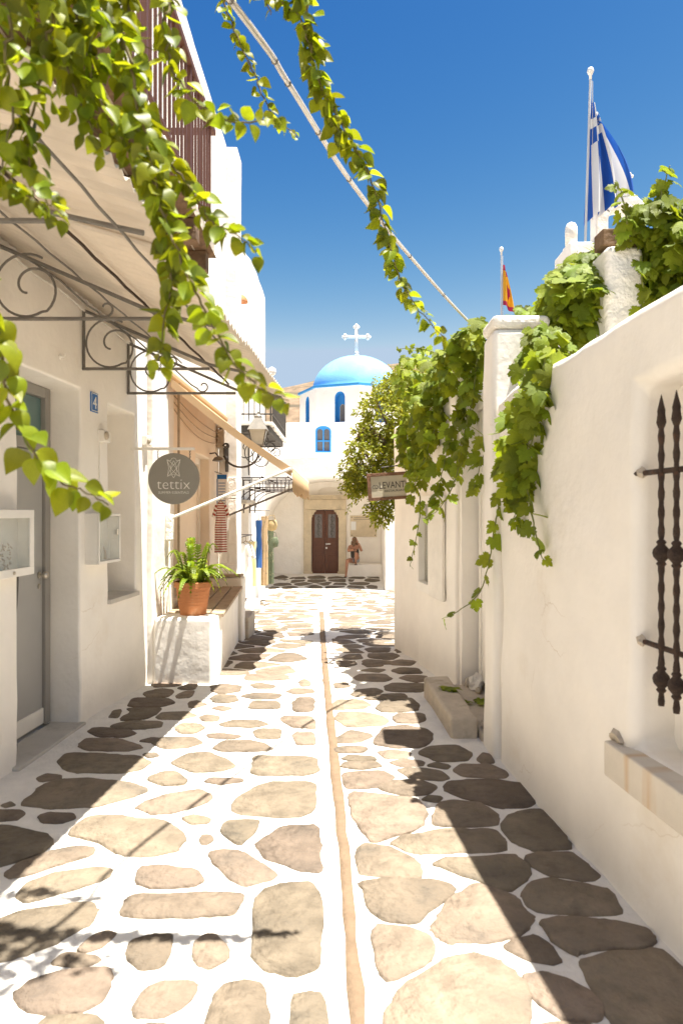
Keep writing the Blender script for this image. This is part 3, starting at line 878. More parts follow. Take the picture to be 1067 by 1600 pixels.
for k in range(26):
    a = k / 26 * 2 * math.pi; p = c + (MA.to_3x3() @ Vector((math.cos(a) * .055, rng.uniform(-.01, .01), math.sin(a) * .055)))
    wreath.tube([p, p + Vector((rng.uniform(-.015, .015), rng.uniform(-.02, .02), rng.uniform(-.02, .02)))], .004, 4)
tag(wreath.build('wreath', 'driftwood'), 'small driftwood wreath inside the glass case beside the grey door', 'wreath')
t, sa, sb = show_case('display_case', 4.72, 5.10, 1.085, 1.44, .09, 'narrow white glass display case mounted by the niche window', False)
for k in range(5):
    g = MB(); a = sa + .07 + k * .055; h = rng.uniform(.05, .15)
    p = MA @ Vector((a, -.045, 1.109))
    g.tube([p, p + Vector((rng.uniform(-.01, .01), rng.uniform(-.03, .03), h * .6)), p + Vector((0, rng.uniform(-.05, .05), h))], [.012, .009, .003], 6)
    tag(g.build('driftwood_ornament', 'driftwood' if k % 2 else 'paper'), 'small pale driftwood ornament standing in the narrow display case', 'ornament', 'ornaments in the narrow display case')

t = thing('house_number_plate', 'blue enamel house number plate reading 4 beside the grey door', 'number plate', (AX(4.86) + .01, 4.86, 2.16))
g = MB(); g.box((sA(4.80), -.010, 2.16), (sA(4.92), -.001 + .006, 2.30), MA); g.build('plate', 'plate_blue', t, bevel=.003)
RX = MA @ Matrix.Translation((sA(4.86), -.0115, 2.185)) @ Matrix.Rotation(R(90), 4, 'X')
text('numeral', '4', .125, RX, 'sign_letter', t)
g = MB(); e = .004
a, b = sA(4.807), sA(4.913)
g.box((a, -.012, 2.167), (b, -.0105, 2.167 + e), MA); g.box((a, -.012, 2.289), (b, -.0105, 2.293), MA)
g.box((a, -.012, 2.171), (a + e, -.0105, 2.289), MA); g.box((b - e, -.012, 2.171), (b, -.0105, 2.289), MA)
g.build('border', 'sign_letter', t)

def junction(name, y, z, label, drop):
    t = thing(name, label, 'junction box', (AX(y) + .02, y, z))
    s = sA(y)
    g = MB(); g.box((s - .045, -.045, z), (s + .075, .006, z + .085), MA); g.build('box', 'white_paint', t, bevel=.008)
    g = MB(); g.lathe(MA @ Vector((s - .02, -.046, z + .045)), [(.03, 0), (.03, .012), (.018, .02)], 12, 'X'); g.build('cover', 'step_stone', t)
    g = MB(); g.tube([MA @ Vector((s - .03, -.006, z)), MA @ Vector((s - .03, -.006, z - drop))], .005, 5); g.build('conduit', 'white_paint', t)
    return t
junction('junction_box', 4.98, 1.96, 'small white junction box on the wall above the narrow display case', .5)
junction('junction_box', 5.86, 2.02, 'white junction box at the wall end where the round sign arm starts', .12)
g = MB(); p = MA @ Vector((sA(4.35), -.008, 2.44)); g.lathe(p, [(.018, 0), (.018, .006), (.006, .008), (.006, .03)], 8, 'X'); g.tube([p + Vector((.03, 0, 0)), p + Vector((.035, 0, .02))], .004, 5)
tag(g.build('wall_hook', 'white_paint'), 'small white hook on the plaster above the grey door', 'hook')

# ------------------------------------------------------------ round hanging sign
SY = 5.55
sg = thing('hanging_sign', 'round grey hanging shop sign with white line drawing and lettering', 'sign', (-1.36, SY, 1.5))
cz = CAM_H + 52 / FPX * SY; cx = (272 - 533.5) / FPX * SY; rad = 40 / FPX * SY
g = MB()
g.box((AX(SY) + .0, SY - .008, cz + .232), (-1.19, SY + .008, cz + .254)); g.build('arm', 'white_paint', sg, bevel=.002)
for dx in (-.13, .13):
    g = MB(); n = 6
    for k in range(n):
        zz = cz + .165 + k * .0125
        pts = [(cx + dx + (.006 * math.cos(a) if k % 2 else 0), SY + (0 if k % 2 else .006 * math.cos(a)), zz + .009 * math.sin(a)) for a in [q * math.pi / 4 for q in range(9)]]
        g.tube(pts, .0018, 4)
    g.build('chain', 'iron_grey', sg)
g = MB(); g.lathe((cx, SY - .009, cz), [(rad - .002, 0), (rad, .002), (rad, .016), (rad - .002, .018)], 48, 'Y'); disc = g.build('disc', 'sign_grey', sg, auto=40)
SM = Matrix.Translation((cx, SY - .0100, cz)) @ Matrix.Rotation(R(90), 4, 'X')
text('lettering', 'tettix', .125, SM @ Matrix.Translation((0, -.085, 0)), 'sign_letter', disc, thin=-.0022)
text('lettering', 'SUMMER ESSENTIALS', .029, SM @ Matrix.Translation((0, -.122, 0)), 'sign_letter', disc, thin=-.0003, sx=.92)
g = MB(); y = SY - .0105; lc = (cx, y, cz + .085)
def lens(p, q, b):                                    # outline of a pointed petal
    p = Vector(p); q = Vector(q); d = q - p; n = Vector((-d.z, 0, d.x)).normalized(); r = []
    for s in (1, -1):
        L = [p + d * (k / 10) + n * (s * b * math.sin(math.pi * k / 10)) for k in range(11)]
        r += L if s == 1 else L[::-1]
    return r
Pt = lambda u, v: (cx + u, y, cz + .088 + v)
for a, b, w in ((Pt(0, .058), Pt(0, -.082), .026), (Pt(-.054, .066), Pt(.05, -.07), .018), (Pt(.054, .066), Pt(-.05, -.07), .018)):
    g.tube(lens(a, b, w), .0017, 4)
g.tube([Pt(.022 * math.cos(a), .058 + .022 * math.sin(a)) for a in [math.pi * k / 10 for k in range(11)]], .0017, 4)
g.tube([Pt(-.054, .066), Pt(-.02, .055)], .0017, 4); g.tube([Pt(.054, .066), Pt(.02, .055)], .0017, 4)
g.tube([Pt(-.054, .066), Pt(-.04, 0), Pt(-.05, -.07), Pt(0, -.05), Pt(.05, -.07), Pt(.04, 0), Pt(.054, .066)], .0017, 4)
g.build('emblem', 'sign_letter', disc)

# ------------------------------------------------------------ middle house: shop under the beige awning
shop = thing('house', 'middle white house with the peach shop front under the beige awning', 'house', (-2.2, 7.8, -.1))
gridwall('wall', (-1.64, 5.97), (-1.63, 6.66), .6, -.8, 6.66, 'plaster', shop)
gridwall('wall', (-1.63, 6.664), (-1.64, 9.70), .62, 2.78, 6.66, 'plaster', shop)
SHD = (1.45, 2.35, -.25, 2.15)
SHW = (.28, .62, .55, 2.05)
ws, MS = gridwall('shop_front', (-1.73, 6.664), (-1.74, 9.70), .5, -.8, 2.776, 'plaster_peach', shop, holes=[SHD, SHW])
mb = MB(); mb.box((-4.6, 5.99, -.8), (-2.25, 9.68, 6.62)); mb.build('rear_wall', 'plaster', shop)
mb = MB(); mb.box((-4.6, 5.99, 6.665), (-1.66, 9.68, 6.73)); mb.build('roof', 'plaster', shop)
g = MB(); s0, s1, z0, z1 = SHD
g.box((s0 + .003, .12, z0), (s0 + .08, .2, z1 - .003), MS); g.box((s1 - .08, .12, z0), (s1 - .003, .2, z1 - .003), MS); g.box((s0 + .08, .12, z1 - .08), (s1 - .08, .2, z1 - .003), MS)
sd = g.build('shop_door', 'white_wood', shop, bevel=.004)
g = MB(); g.box((s0 + .083, .15, z0), (s1 - .083, .19, z1 - .083), MS); g.build('door_leaf', 'plaster_peach', sd)
g = MB(); s0, s1, z0, z1 = SHW
g.box((s0 + .003, .08, z0 + .003), (s1 - .003, .14, z1 - .003), MS); sw = g.build('shop_window', 'white_wood', shop)
for q in range(3):
    g = MB(); g.box((s0 + .05, .07, z0 + .05 + q * .49), (s1 - .05, .082, z0 + .47 + q * .49), MS); g.build('pane', 'bench_wood' if False else 'plaster_peach', sw, bevel=.004)
g = MB(); g.tube([(-1.60, 6.72, -.05), (-1.60, 6.72, 2.74)], .012, 6); g.build('drain_pipe', 'bench_wood', shop)
for k, (dz, sag) in enumerate(((2.60, .10), (2.54, .14), (2.66, .06))):
    g = MB(); g.tube([(-1.70, 6.7 + 2.9 * t / 14, dz - .12 * t / 14 - sag * math.sin(math.pi * t / 14)) for t in range(15)], .006, 5); g.build('wire', 'bench_wood', shop)
# corner pier of rough blocks
gridwall('corner_pier', (-1.742, 9.704), (-1.48, 9.704), .42, -.8, 6.64, 'plaster', shop, cell=.14)
for k in range(7):
    for q in range(2):
        g = MB(); x0 = -1.735 + (q * .125) + (.0 if k % 2 else .0); z = -.22 + k * .31
        g.box((x0 + .006, 9.690, z + .006), (x0 + (.119 if q else .119), 9.712, z + .30)); g.build('block', 'plaster_rough', shop, bevel=.006)

# masonry seat with timber slats
seat = thing('masonry_bench', 'white masonry bench with timber slat seat below the fern pot', 'bench', (-1.4, 7.5, -.06))
gridwall('bench_wall', (-1.635, 5.93), (-1.12, 5.90), .3, -.3, .53, 'plaster', seat, cell=.12, bevel=.03)
gridwall('bench_wall', (-1.125, 6.2), (-1.29, 8.55), .48, -.3, .47, 'plaster', seat, cell=.14, bevel=.03)
g = MB(); g.box((-1.72, 6.18, .30), (-1.45, 8.5, .455)); g.build('bench_core', 'plaster', seat)
for k in range(4):
    a = -1.09 - k * .135
    g = MB()
    g.prism([(a, 6.32, .478), (a - .155, 8.62, .478), (a - .155 - .122, 8.62, .478), (a - .122, 6.32, .478)], (0, 0, .035)); g.build('slat', 'bench_wood', seat, bevel=.006)
gridwall('bench_end', (-1.70, 8.66), (-1.25, 8.64), .2, -.4, .62, 'plaster', seat, cell=.12, bevel=.03)
g = MB(); g.box((-1.46, 8.86, -.5), (-1.20, 9.5, .08)); g.build('stone_step', 'step_stone', seat, bevel=.02)
g = MB(); g.box((-1.70, 8.64, .6225), (-1.27, 8.88, .65)); g.build('coping', 'bench_wood', seat, bevel=.008)

# beige drop-arm awning
aw = thing('awning', 'beige fabric drop-arm awning stretched over the shop bench', 'awning', (-1.1, 8.0, 1.9))
ya, yb = 6.42, 9.5
Pw, Po = (-1.60, 2.70), (-.47, 1.86)
m = MB(); n = 10
for j in range(2):
    y = (ya, yb)[j]
    for k in range(n + 1):
        t = k / n
        m.v.append(Vector((Pw[0] + (Po[0] - Pw[0]) * t, y, Pw[1] + (Po[1] - Pw[1]) * t - .03 * math.sin(math.pi * t))))
for k in range(n): m.f.append((k, k + 1, n + 2 + k, n + 1 + k)); m.mi.append(0)
m.build('fabric', 'canvas_beige', aw, smooth=True, solid=.012, fix=False)
g = MB()
g.add([(Pw[0] + (Po[0]-Pw[0])*t, ya - .001, Pw[1] + (Po[1]-Pw[1])*t - .03*math.sin(math.pi*t) + dz) for dz in (.008, -.075) for t in [k/8 for k in range(9)]],
      [(k, k + 1, 10 + k, 9 + k) for k in range(8)])
g.build('side_flap', 'canvas_beige', aw, solid=.006, fix=False)
m = MB(); n = 40
for k in range(n + 1):
    y = ya + (yb - ya) * k / n
    for q, z in enumerate((1.855, 1.76, 1.63 + .02 * math.cos(k * math.pi / 2.5))):
        m.v.append(Vector((Po[0] + .014 + .012 * q * math.sin(k * .9), y, z)))
for k in range(n):
    for q in range(2): m.f.append((k*3+q, k*3+q+1, k*3+q+4, k*3+q+3)); m.mi.append(0)
m.build('valance', 'canvas_beige', aw, smooth=True, solid=.005, fix=False)
g = MB(); g.tube([(Po[0], ya - .03, Po[1] + .0), (Po[0], yb + .03, Po[1])], .018, 8); g.build('front_bar', 'white_paint', aw)
g = MB(); g.tube([(Pw[0] - .03, ya - .05, Pw[1] + .045), (Pw[0] - .03, yb + .03, Pw[1] + .045)], .05, 10); g.build('roller', 'canvas_beige', aw)
for y in (ya - .02, yb + .0):
    g = MB(); g.tube([(-1.60, y, 1.39), (Po[0], y, Po[1])], .014, 8); g.build('arm', 'white_paint' if y < 7 else 'iron_grey', aw)
    g = MB(); g.box((-1.64, y - .07, 1.18), (-1.575, y + .055, 1.43)); g.build('arm_mount', 'plaster_rough', aw, bevel=.02)

# terracotta pot with fern
px, py = at(302, 0, 6.15).x, 6.15
pz = .513 + .02
pot = thing('fern_pot', 'terracotta pot with a bright green fern on the masonry bench', 'potted plant', (px, py, .53))
prof = [(.115, .0), (.118, .03), (.126, .06), (.150, .235), (.152, .24), (.152, .242), (.168, .246), (.170, .29), (.165, .297), (.150, .297), (.146, .27)]
g = MB(); g.lathe((px, py, .531), prof, 32); g.build('pot', 'terracotta', pot, auto=35)
for k in range(5):
    g = MB(); h = .085 + k * .03; r = .126 + (h - .06) * .137 + .001
    g.lathe((px, py, .531), [(r, h), (r + .003, h + .004), (r + .001, h + .008)], 32, caps=False); g.build('groove_ring', 'terracotta', pot, smooth=True)
g = MB(); g.lathe((px, py, .531 + .262), [(.143, 0), (.08, .012), (.01, .02)], 20); g.build('soil', 'soil', pot)
def frond(p, az, length, rise, droop, wid):
    n = 18; g = MB(); d = Vector((math.cos(az), math.sin(az), 0)); spine = []
    for k in range(n + 1):
        t = k / n
        spine.append(p + d * (length * (t * .55 + .45 * t * t) * (1 - .1 * t)) + Vector((0, 0, rise * math.sin(t * math.pi * .62) * 1.05 - droop * t * t * t)))
    g.tube(spine, [.004 * (1 - .8 * k / n) + .0008 for k in range(n + 1)], 4)
    for k in range(1, n + 1):
        t = k / n; w = wid * (math.sin(math.pi * min(1, t * .93 + .08)) ** .6) * (1.05 - .45 * t)
        tg = (spine[k] - spine[k-1]).normalized(); s = tg.cross(Vector((0, 0, 1)))
        s = s.normalized() if s.length > .05 else Vector((-d.y, d.x, 0))
        up = s.cross(tg)
        for sg_ in (1, -1):
            a = spine[k]; b = a + s * sg_ * w + tg * w * .45 - up * w * .15; h = max(length, .2) / n * .95
            q = a + s * sg_ * w * .5 + up * .004
            g.add([a - tg * h, q - tg * h * .8 + tg * w * .15, b, q + tg * h * .9 + tg * w * .2, a + tg * h * .5], [(0, 1, 3, 4), (1, 2, 3)])
    g.build('frond', 'fern_leaf', pot, fix=False, smooth=True)
fr = random.Random(5)
for k in range(52):
    az = k * 2.399 + fr.uniform(-.3, .3); t = fr.random()
    steep = k % 4 == 0
    frond(Vector((px, py, .80)) + Vector((math.cos(az), math.sin(az), 0)) * fr.uniform(.01, .1), az,
          fr.uniform(.05, .16) if steep else fr.uniform(.20, .36), fr.uniform(.26, .40) if steep else fr.uniform(.10, .24), fr.uniform(0, .05) if steep else fr.uniform(.05, .24), fr.uniform(.036, .055))

# small weed at the foot of the bench
g = MB(); c = on_ground(264, 1051); wr = random.Random(3)
for k in range(30):
    a = wr.uniform(0, 6.28); L = wr.uniform(.03, .09); p = c + Vector((wr.uniform(-.05, .05), wr.uniform(-.03, .0), 0))
    tip = p + Vector((math.cos(a) * L * .6, math.sin(a) * L * .4, L)); s = Vector((-math.sin(a), math.cos(a), 0)) * .008
    g.add([p, p + (tip - p) * .5 + s, tip, p + (tip - p) * .5 - s], [(0, 1, 2, 3)])
tag(g.build('weed', 'fern_leaf', fix=False), 'small pale weed growing at the foot of the masonry bench', 'weed')

# ------------------------------------------------------------ far left house with iron balcony
CXW = -1.85
chouse = thing('house', 'far tall white house with a black iron balcony beside the church', 'house', (-2.6, 13, -.35))
CD = (2.9, 4.0, -.9, 1.5); CN = (2.75, 4.15, 1.62, 1.74)
gridwall('wall', (CXW, 9.72), (CXW, 16.6), .45, -1.2, 6.66, 'plaster', chouse, holes=[CD], cell=.22,
         top=lambda s: 6.66 - .22 * math.exp(-((s - 3.2) / .9) ** 2))
mb = MB(); mb.box((-5.5, 9.74, -1), (-2.32, 16.28, 6.3)); mb.build('rear_wall', 'plaster', chouse)
MC, _ = frame((CXW, 9.72), (CXW, 16.3))
g = MB(); s0, s1, z0, z1 = CD
g.box((s0, .16, z0), (s1, .2, z1 - .01), MC); cd = g.build('door', 'old_marble', chouse)
for q in range(3):
    g = MB(); g.box((s0 + .06 + q * .34, .14, z0 + .1), (s0 + .34 + q * .34, .162, z1 - .1), MC); g.build('panel', 'bench_wood', cd, bevel=.004)
g = MB(); g.box((s0 - .1, -.12, 1.60), (s1 + .1, .02, 1.68), MC); g.build('door_hood', 'step_stone', chouse, bevel=.01)
g = MB(); g.box((s0 - .1, -.2, -.7), (s1 + .15, .05, -.30), MC); g.build('door_step', 'plaster', chouse, bevel=.02)
# balcony
q0, q1, qz, qx = 11.2, 13.9, 2.93, -1.12
g = MB(); g.box((CXW + .012, q0, qz - .05), (qx, q1, qz)); bs = g.build('balcony_floor', 'plaster', chouse, bevel=.008)
for k in range(5):
    g = MB(); g.box((qx + .002 - .02, q0 + .3 + k * .5, qz - .11), (qx + .03, q0 + .5 + k * .5, qz - .052)); g.build('dentil', 'plaster', bs)
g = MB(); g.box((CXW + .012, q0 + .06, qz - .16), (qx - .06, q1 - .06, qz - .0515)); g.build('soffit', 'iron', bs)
g = MB(); r = .014; rt = qz + .70
for a, b in (((CXW, q0 + .02, rt), (qx - .02, q0 + .02, rt)), ((qx - .02, q0 + .02, rt), (qx - .02, q1, rt)), ((CXW, q0 + .02, qz + .13), (qx - .02, q0 + .02, qz + .13)), ((qx - .02, q0 + .02, qz + .13), (qx - .02, q1, qz + .13))):
    g.tube([a, b], r, 6)
rl = g.build('railing', 'iron', chouse)
def bal(x, y, big=False):
    g = MB(); g.tube([(x, y, qz), (x, y, rt + (.05 if big else 0))], .016 if big else .009, 6); o = g.build('baluster', 'iron', rl)
for k in range(8): bal(CXW + .06 + k * .09, q0 + .02, k in (0, 7))
for k in range(1, 22): bal(qx - .02, q0 + .02 + k * .125, k == 21)
for k in range(7):
    g = MB(); c = CXW + .105 + k * .09
    g.tube(spiral((c, q0 + .02, qz + .46), .032, .012, R(-90), R(400), 14), .005, 4); g.tube(spiral((c, q0 + .02, qz + .56), .032, .012, R(90), R(-400), 14), .005, 4)
    g.build('scroll', 'iron', rl)
g = MB(); g.lathe((qx - .02, q0 + .02, rt + .045), [(.012, 0), (.02, .01), (.058, .04), (.072, .085), (.058, .13), (.02, .155)], 14); g.build('finial', 'globe', rl, smooth=True)
for k in range(3):
    y = q0 + .15 + k * 1.1; g = MB()
    g.tube([(CXW + .01, y, qz - .75), (CXW + .01, y, qz - .16)], .013, 5); g.tube([(CXW, y, qz - .19), (qx - .08, y, qz - .19)], .013, 5)
    g.tube(spiral((CXW + .28, y, qz - .42), .22, .05, R(100), R(560), 30), .010, 5); g.tube(spiral((CXW + .56, y, qz - .31), .11, .03, R(180), R(-260), 20), .010, 5)
    g.build('bracket', 'iron', bs)

# iron rack over the far door
rk = thing('iron_rack', 'thin rusted iron rack of hooped arms over the clothes stall', 'rack', (-1.4, 13.5, 1.6))
for k in range(4):
    y = 12.0 + k * .85; g = MB(); zt = 2.05
    g.tube([(CXW, y, zt), (-.93, y, zt)], .012, 5); g.tube([(CXW, y, zt - .17), (-.98, y, zt - .17)], .010, 5)
    g.tube([(CXW + .01, y, zt - .62), (CXW + .01, y, zt)], .012, 5)
    g.tube([(CXW + .01 + .42 * (1 - math.cos(a)), y, zt - .6 + .42 * math.sin(a)) for a in [math.pi / 2 * q / 8 for q in range(9)]], .009, 5)
    for q in range(6):
        x = CXW + .12 + q * .15; g.tube([(x, y, zt - .17), (x, y, zt)], .007, 4)
    g.build('hooped_arm', 'rust_iron', rk)
for x in (-.94, -1.4):
    g = MB(); g.tube([(x, 12.0, 2.07), (x, 14.55, 2.07)], .011, 5); g.build('rail', 'rust_iron', rk)

# ------------------------------------------------------------ wall lantern on the corner pier
LY = 9.45
lan = thing('wall_lantern', 'old street lantern on a curved iron arm at the rough block pier', 'lantern', (-1.5, LY, 2.2))
g = MB(); mx = -1.62
g.box((mx - .022, LY + .2, 2.02), (mx + .022, 9.70, 2.42)); g.tube([(mx, LY + .22, 2.22), (mx, LY, 2.22)], .02, 6)
arm = [Vector((mx, LY, 2.34))] + [Vector((mx + .235 - .235 * math.cos(a), LY, 2.26 - .19 * math.sin(a))) for a in [math.pi * q / 14 for q in range(15)]]
g.tube(arm, .014, 6); g.tube(spiral((mx + .03, LY, 2.36), .045, .018, R(180), R(-200), 14), .012, 5)
g.tube([(mx + .47, LY, 2.26), (mx + .47, LY, 2.30)], .014, 6)
g.build('arm', 'iron', lan)
lx = mx + .47; zb = 2.38
for q in range(4):
    a = R(45 + 90 * q); g = MB()
    g.tube([(lx, LY, 2.30), (lx + .085 * math.cos(a), LY + .085 * math.sin(a), zb)], .008, 5); g.build('cradle_bar', 'iron', lan)
def frus(z0, r0, z1, r1):
    c = [(lx + r * sx_, LY + r * sy_, z) for z, r in ((z0, r0), (z1, r1)) for sx_, sy_ in ((-1, -1), (1, -1), (1, 1), (-1, 1))]
    return c, [(0,1,5,4),(1,2,6,5),(2,3,7,6),(3,0,4,7)]
g = MB(); g.add(*frus(zb, .075, zb + .20, .115)); g.build('glass', 'lantern_glass', lan, fix=False)
for q in range(4):
    sx_, sy_ = ((-1, -1), (1, -1), (1, 1), (-1, 1))[q]; g = MB()
    g.tube([(lx + .076 * sx_, LY + .076 * sy_, zb), (lx + .116 * sx_, LY + .116 * sy_, zb + .20)], .008, 5); g.build('corner_bar', 'iron', lan)
g = MB(); c, f_ = frus(zb - .015, .085, zb, .085); g.add(c, f_ + [(3, 2, 1, 0), (4, 5, 6, 7)]); g.build('base_plate', 'lamp_metal', lan)
g = MB(); c, f_ = frus(zb + .20, .135, zb + .37, .05); g.add(c, f_ + [(3, 2, 1, 0), (4, 5, 6, 7)])
g.lathe((lx, LY, zb + .37), [(.05, 0), (.055, .02), (.03, .05), (.008, .06), (.015, .085), (.004, .1)], 10); g.build('roof_cap', 'lamp_metal', lan, auto=30)
# meter box and floodlight beside it
g = MB(); g.box((-1.73, 9.48, 2.34), (-1.63, 9.698, 2.60)); g.box((-1.72, 9.45, 2.62), (-1.64, 9.66, 2.66))
tag(g.build('meter_box', 'step_stone', bevel=.01), 'weathered meter box above the lantern arm on the block pier', 'meter box')
t = thing('spotlight', 'small weathered spotlight fixed to the peach shop wall', 'spotlight', (-1.66, 9.0, 2.16))
g = MB(); g.lathe((-1.62, 9.0, 2.12), [(.075, 0), (.08, .01), (.05, .05), (.02, .06)], 14); g.build('lamp_head', 'lamp_metal', t)
g = MB(); g.tube([(-1.735, 9.0, 2.22), (-1.66, 9.0, 2.23), (-1.62, 9.0, 2.18)], .01, 5); g.build('arm', 'iron', t)

# price notice, striped dress, hanging clothes
t = thing('notice_board', 'blue and white framed notice on the peach shop wall', 'notice', (-1.64, 9.35, 1.47))
g = MB(); g.box((-1.70, 9.32, 1.46), (-1.56, 9.335, 1.97)); g.build('board', 'paper', t, bevel=.003)
g = MB(); g.box((-1.695, 9.3175, 1.90), (-1.565, 9.3195, 1.96)); g.box((-1.70, 9.316, 1.46), (-1.686, 9.3195, 1.90)); g.build('header_band', 'plate_blue', t)
g = MB()
for k in range(9): g.box((-1.675, 9.3185, 1.52 + k * .04), (-1.585, 9.3198, 1.53 + k * .04))
g.build('print_line', 'plate_blue', t)
g = MB(); g.tube([(-1.63, 9.327, 1.97), (-1.73, 9.327, 2.0)], .006, 5); g.build('hanger', 'iron_grey', t)

def garment(name, label, c, w, h, d, mats, sleeves=True, group=None, stripes=0, yaw=0, catg='garment'):
    """hanging piece of clothing: shoulders, body with folds, thin depth"""
    t = thing(name, label, catg, (c[0], c[1], c[2] - h), group)
    M = Matrix.Translation(c) @ Matrix.Rotation(yaw, 4, 'Z')
    n = 16; mrows = stripes * 2 if stripes else 18
    m = MB()
    for j in range(mrows + 1):
        v = j / mrows
        if v < .12: ww = w * (.42 + .58 * (v / .12) ** .7) if sleeves else w
        else: ww = w * (.92 - .14 * math.sin(min(1, (v - .12) / .35) * math.pi) + .12 * v)
        for side in (1, -1):
            for k in range(n // 2):
                u = -1 + 2 * k / (n // 2 - 1); u *= side
                dep = d * math.sqrt(max(.02, 1 - u * u)) * .5 * side * (.35 + .65 * min(1, v * 3))
                fold = .25 * d * math.sin(u * 7 + v * 2.0 + c[1] * 3) * min(1, v * 1.6)
                m.v.append(M @ Vector((u * ww / 2, dep + fold, -v * h)))
    for j in range(mrows):
        for k in range(n):
            m.cur = (j % 2) if stripes else 0
            m.f.append((j*n+k, j*n+(k+1) % n, (j+1)*n+(k+1) % n, (j+1)*n+k)); m.mi.append(m.cur)
    m.build('cloth', mats, t, fix=False, smooth=True)
    if sleeves:
        for s in (1, -1):
            m = MB(); nr = 6
            for j in range(nr + 1):
                v = j / nr; cc = M @ Vector((s * w * (.36 + .26 * v), 0, -h * (.05 + .24 * v)))
                for k in range(8):
                    a = 2 * math.pi * k / 8
                    m.v.append(cc + M.to_3x3() @ Vector((math.cos(a) * w * .10 * (1 + .3 * v), math.sin(a) * d * .4, math.cos(a) * w * .08 * s)))
            for j in range(nr):
                for k in range(8):
                    m.f.append((j*8+k, j*8+(k+1) % 8, (j+1)*8+(k+1) % 8, (j+1)*8+k)); m.mi.append((j % 2) if stripes else 0)
            m.build('sleeve', mats, t, fix=False, smooth=True)
    g = MB(); g.tube([M @ Vector((-w * .3, 0, -.02)), M @ Vector((0, 0, .03)), M @ Vector((w * .3, 0, -.02))], .008, 5)
    g.tube([M @ Vector((0, 0, .03)), M @ Vector((0, 0, .10)), M @ Vector((.02, 0, .12))], .005, 5)
    g.build('hanger', 'bench_wood', t)
    return t
garment('striped_dress', 'red and white striped dress hanging at the shop entrance', (-1.58, 8.95, 1.57), .155, .66, .07, ['cloth_red', 'cloth_white'], True, None, 21, R(10))
garment('white_dress', 'long white dress hanging outside the far house beside the pale yellow one', (-1.66, 11.85, .92), .24, .95, .12, ['cloth_white'], True, None, 0, R(20))
garment('white_blouse', 'short white blouse hanging nearest the block pier on the clothes rail', (-1.66, 11.45, .92), .24, .72, .12, ['cloth_white'], True, None, 0, R(-10))
garment('yellow_dress', 'pale yellow dress hanging between white dress and blue scarf', (-1.62, 12.25, .92), .20, .80, .10, ['cloth_yellow'], False, None, 0, R(25))
garment('blue_scarf', 'long plain blue scarf hanging beside the far house door', (-1.70, 14.05, 1.28), .13, .98, .06, ['cloth_blue'], False, None, 0, R(15), 'scarf')
garment('tan_scarf', 'long tan patterned scarf hanging beside the blue one', (-1.61, 14.3, 1.36), .15, 1.45, .06, ['cloth_tan'], False, None, 0, R(10), 'scarf')
garment('dark_scarf', 'long dark leaf-patterned scarf at the end of the scarf row', (-1.54, 14.9, 1.10), .13, 1.22, .06, ['cloth_dark'], False, None, 0, R(5), 'scarf')
for (x, y, z), lb, mt in (((-1.50, 14.7, 1.04), 'round straw bag hanging above the dark scarf', 'straw'), ((-1.50, 15.0, .66), 'dark green woven bag hanging beside the dark scarf', 'cloth_dark')):
    t = thing('woven_bag', lb, 'bag', (x, y, z))
    g = MB(); g.lathe((x, y, z), [(.02, 0), (.10, .03), (.125, .12), (.11, .2), (.09, .24)], 16); g.build('body', mt, t, smooth=True)
    g = MB(); g.tube([(x - .08, y, z + .23), (x - .05, y, z + .34), (x + .05, y, z + .34), (x + .08, y, z + .23)], .008, 5); g.build('handle', mt, t)
for lab, y0_, y1_, z_ in (('thin iron clothes rail carrying the white and yellow dresses', 11.2, 12.5, 1.035), ('thin iron rail carrying the scarves beside the far door', 13.85, 15.2, 1.48)):
    t = thing('clothes_rail', lab, 'rail', (-1.66, y0_, z_))
    g = MB(); g.tube([(-1.66, y0_, z_), (-1.60 if z_ > 1.2 else -1.64, y1_, z_)], .010, 6); g.build('bar', 'iron_grey', t)
    for y in (y0_ + .03, y1_ - .03):
        g = MB(); g.tube([(CXW - .01, y, z_), (-1.63, y, z_)], .009, 5); g.build('wall_bracket', 'iron_grey', t)

t = thing('wall_lamp', 'small dome lamp high on the far tall white house', 'lamp', (CXW + .06, 11.9, 5.1))
g = MB(); g.tube([(CXW - .01, 11.9, 5.24), (CXW + .10, 11.9, 5.24)], .012, 6); g.build('arm', 'iron_grey', t)
g = MB(); g.lathe((CXW + .12, 11.9, 5.10), [(.10, 0), (.105, .01), (.085, .07), (.05, .11), (.02, .13)], 14); g.build('shade', 'terracotta', t, smooth=True)

# ============================================================ RIGHT SIDE
from mathutils.geometry import tessellate_polygon
def holed_prism(mb, outer, holes, to3, depth):
    """flat plate with openings: 2-D loops mapped by to3(u, v, d), d = 0..depth"""
    loops = [outer] + list(holes)
    tris = tessellate_polygon([[Vector((u, v, 0)) for u, v in lp] for lp in loops])
    flat = [p for lp in loops for p in lp]; n = len(flat)
    fs = [tuple(t) for t in tris] + [tuple(i + n for i in t[::-1]) for t in tris]
    k = 0
    for lp in loops:
        m = len(lp)
        fs += [(k + i, k + (i + 1) % m, n + k + (i + 1) % m, n + k + i) for i in range(m)]; k += m
    mb.add([to3(u, v, 0) for u, v in flat] + [to3(u, v, depth) for u, v in flat], fs)
    return mb
def arch(x0, x1, z0, zs, zc, n=16):
    """door-shaped loop: foot z0, springing zs, crown zc"""
    c = (x0 + x1) / 2; a = (x1 - x0) / 2
    return [(x0, z0), (x1, z0)] + [(c + a * math.cos(math.pi * k / n), zs + (zc - zs) * math.sin(math.pi * k / n)) for k in range(n + 1)]

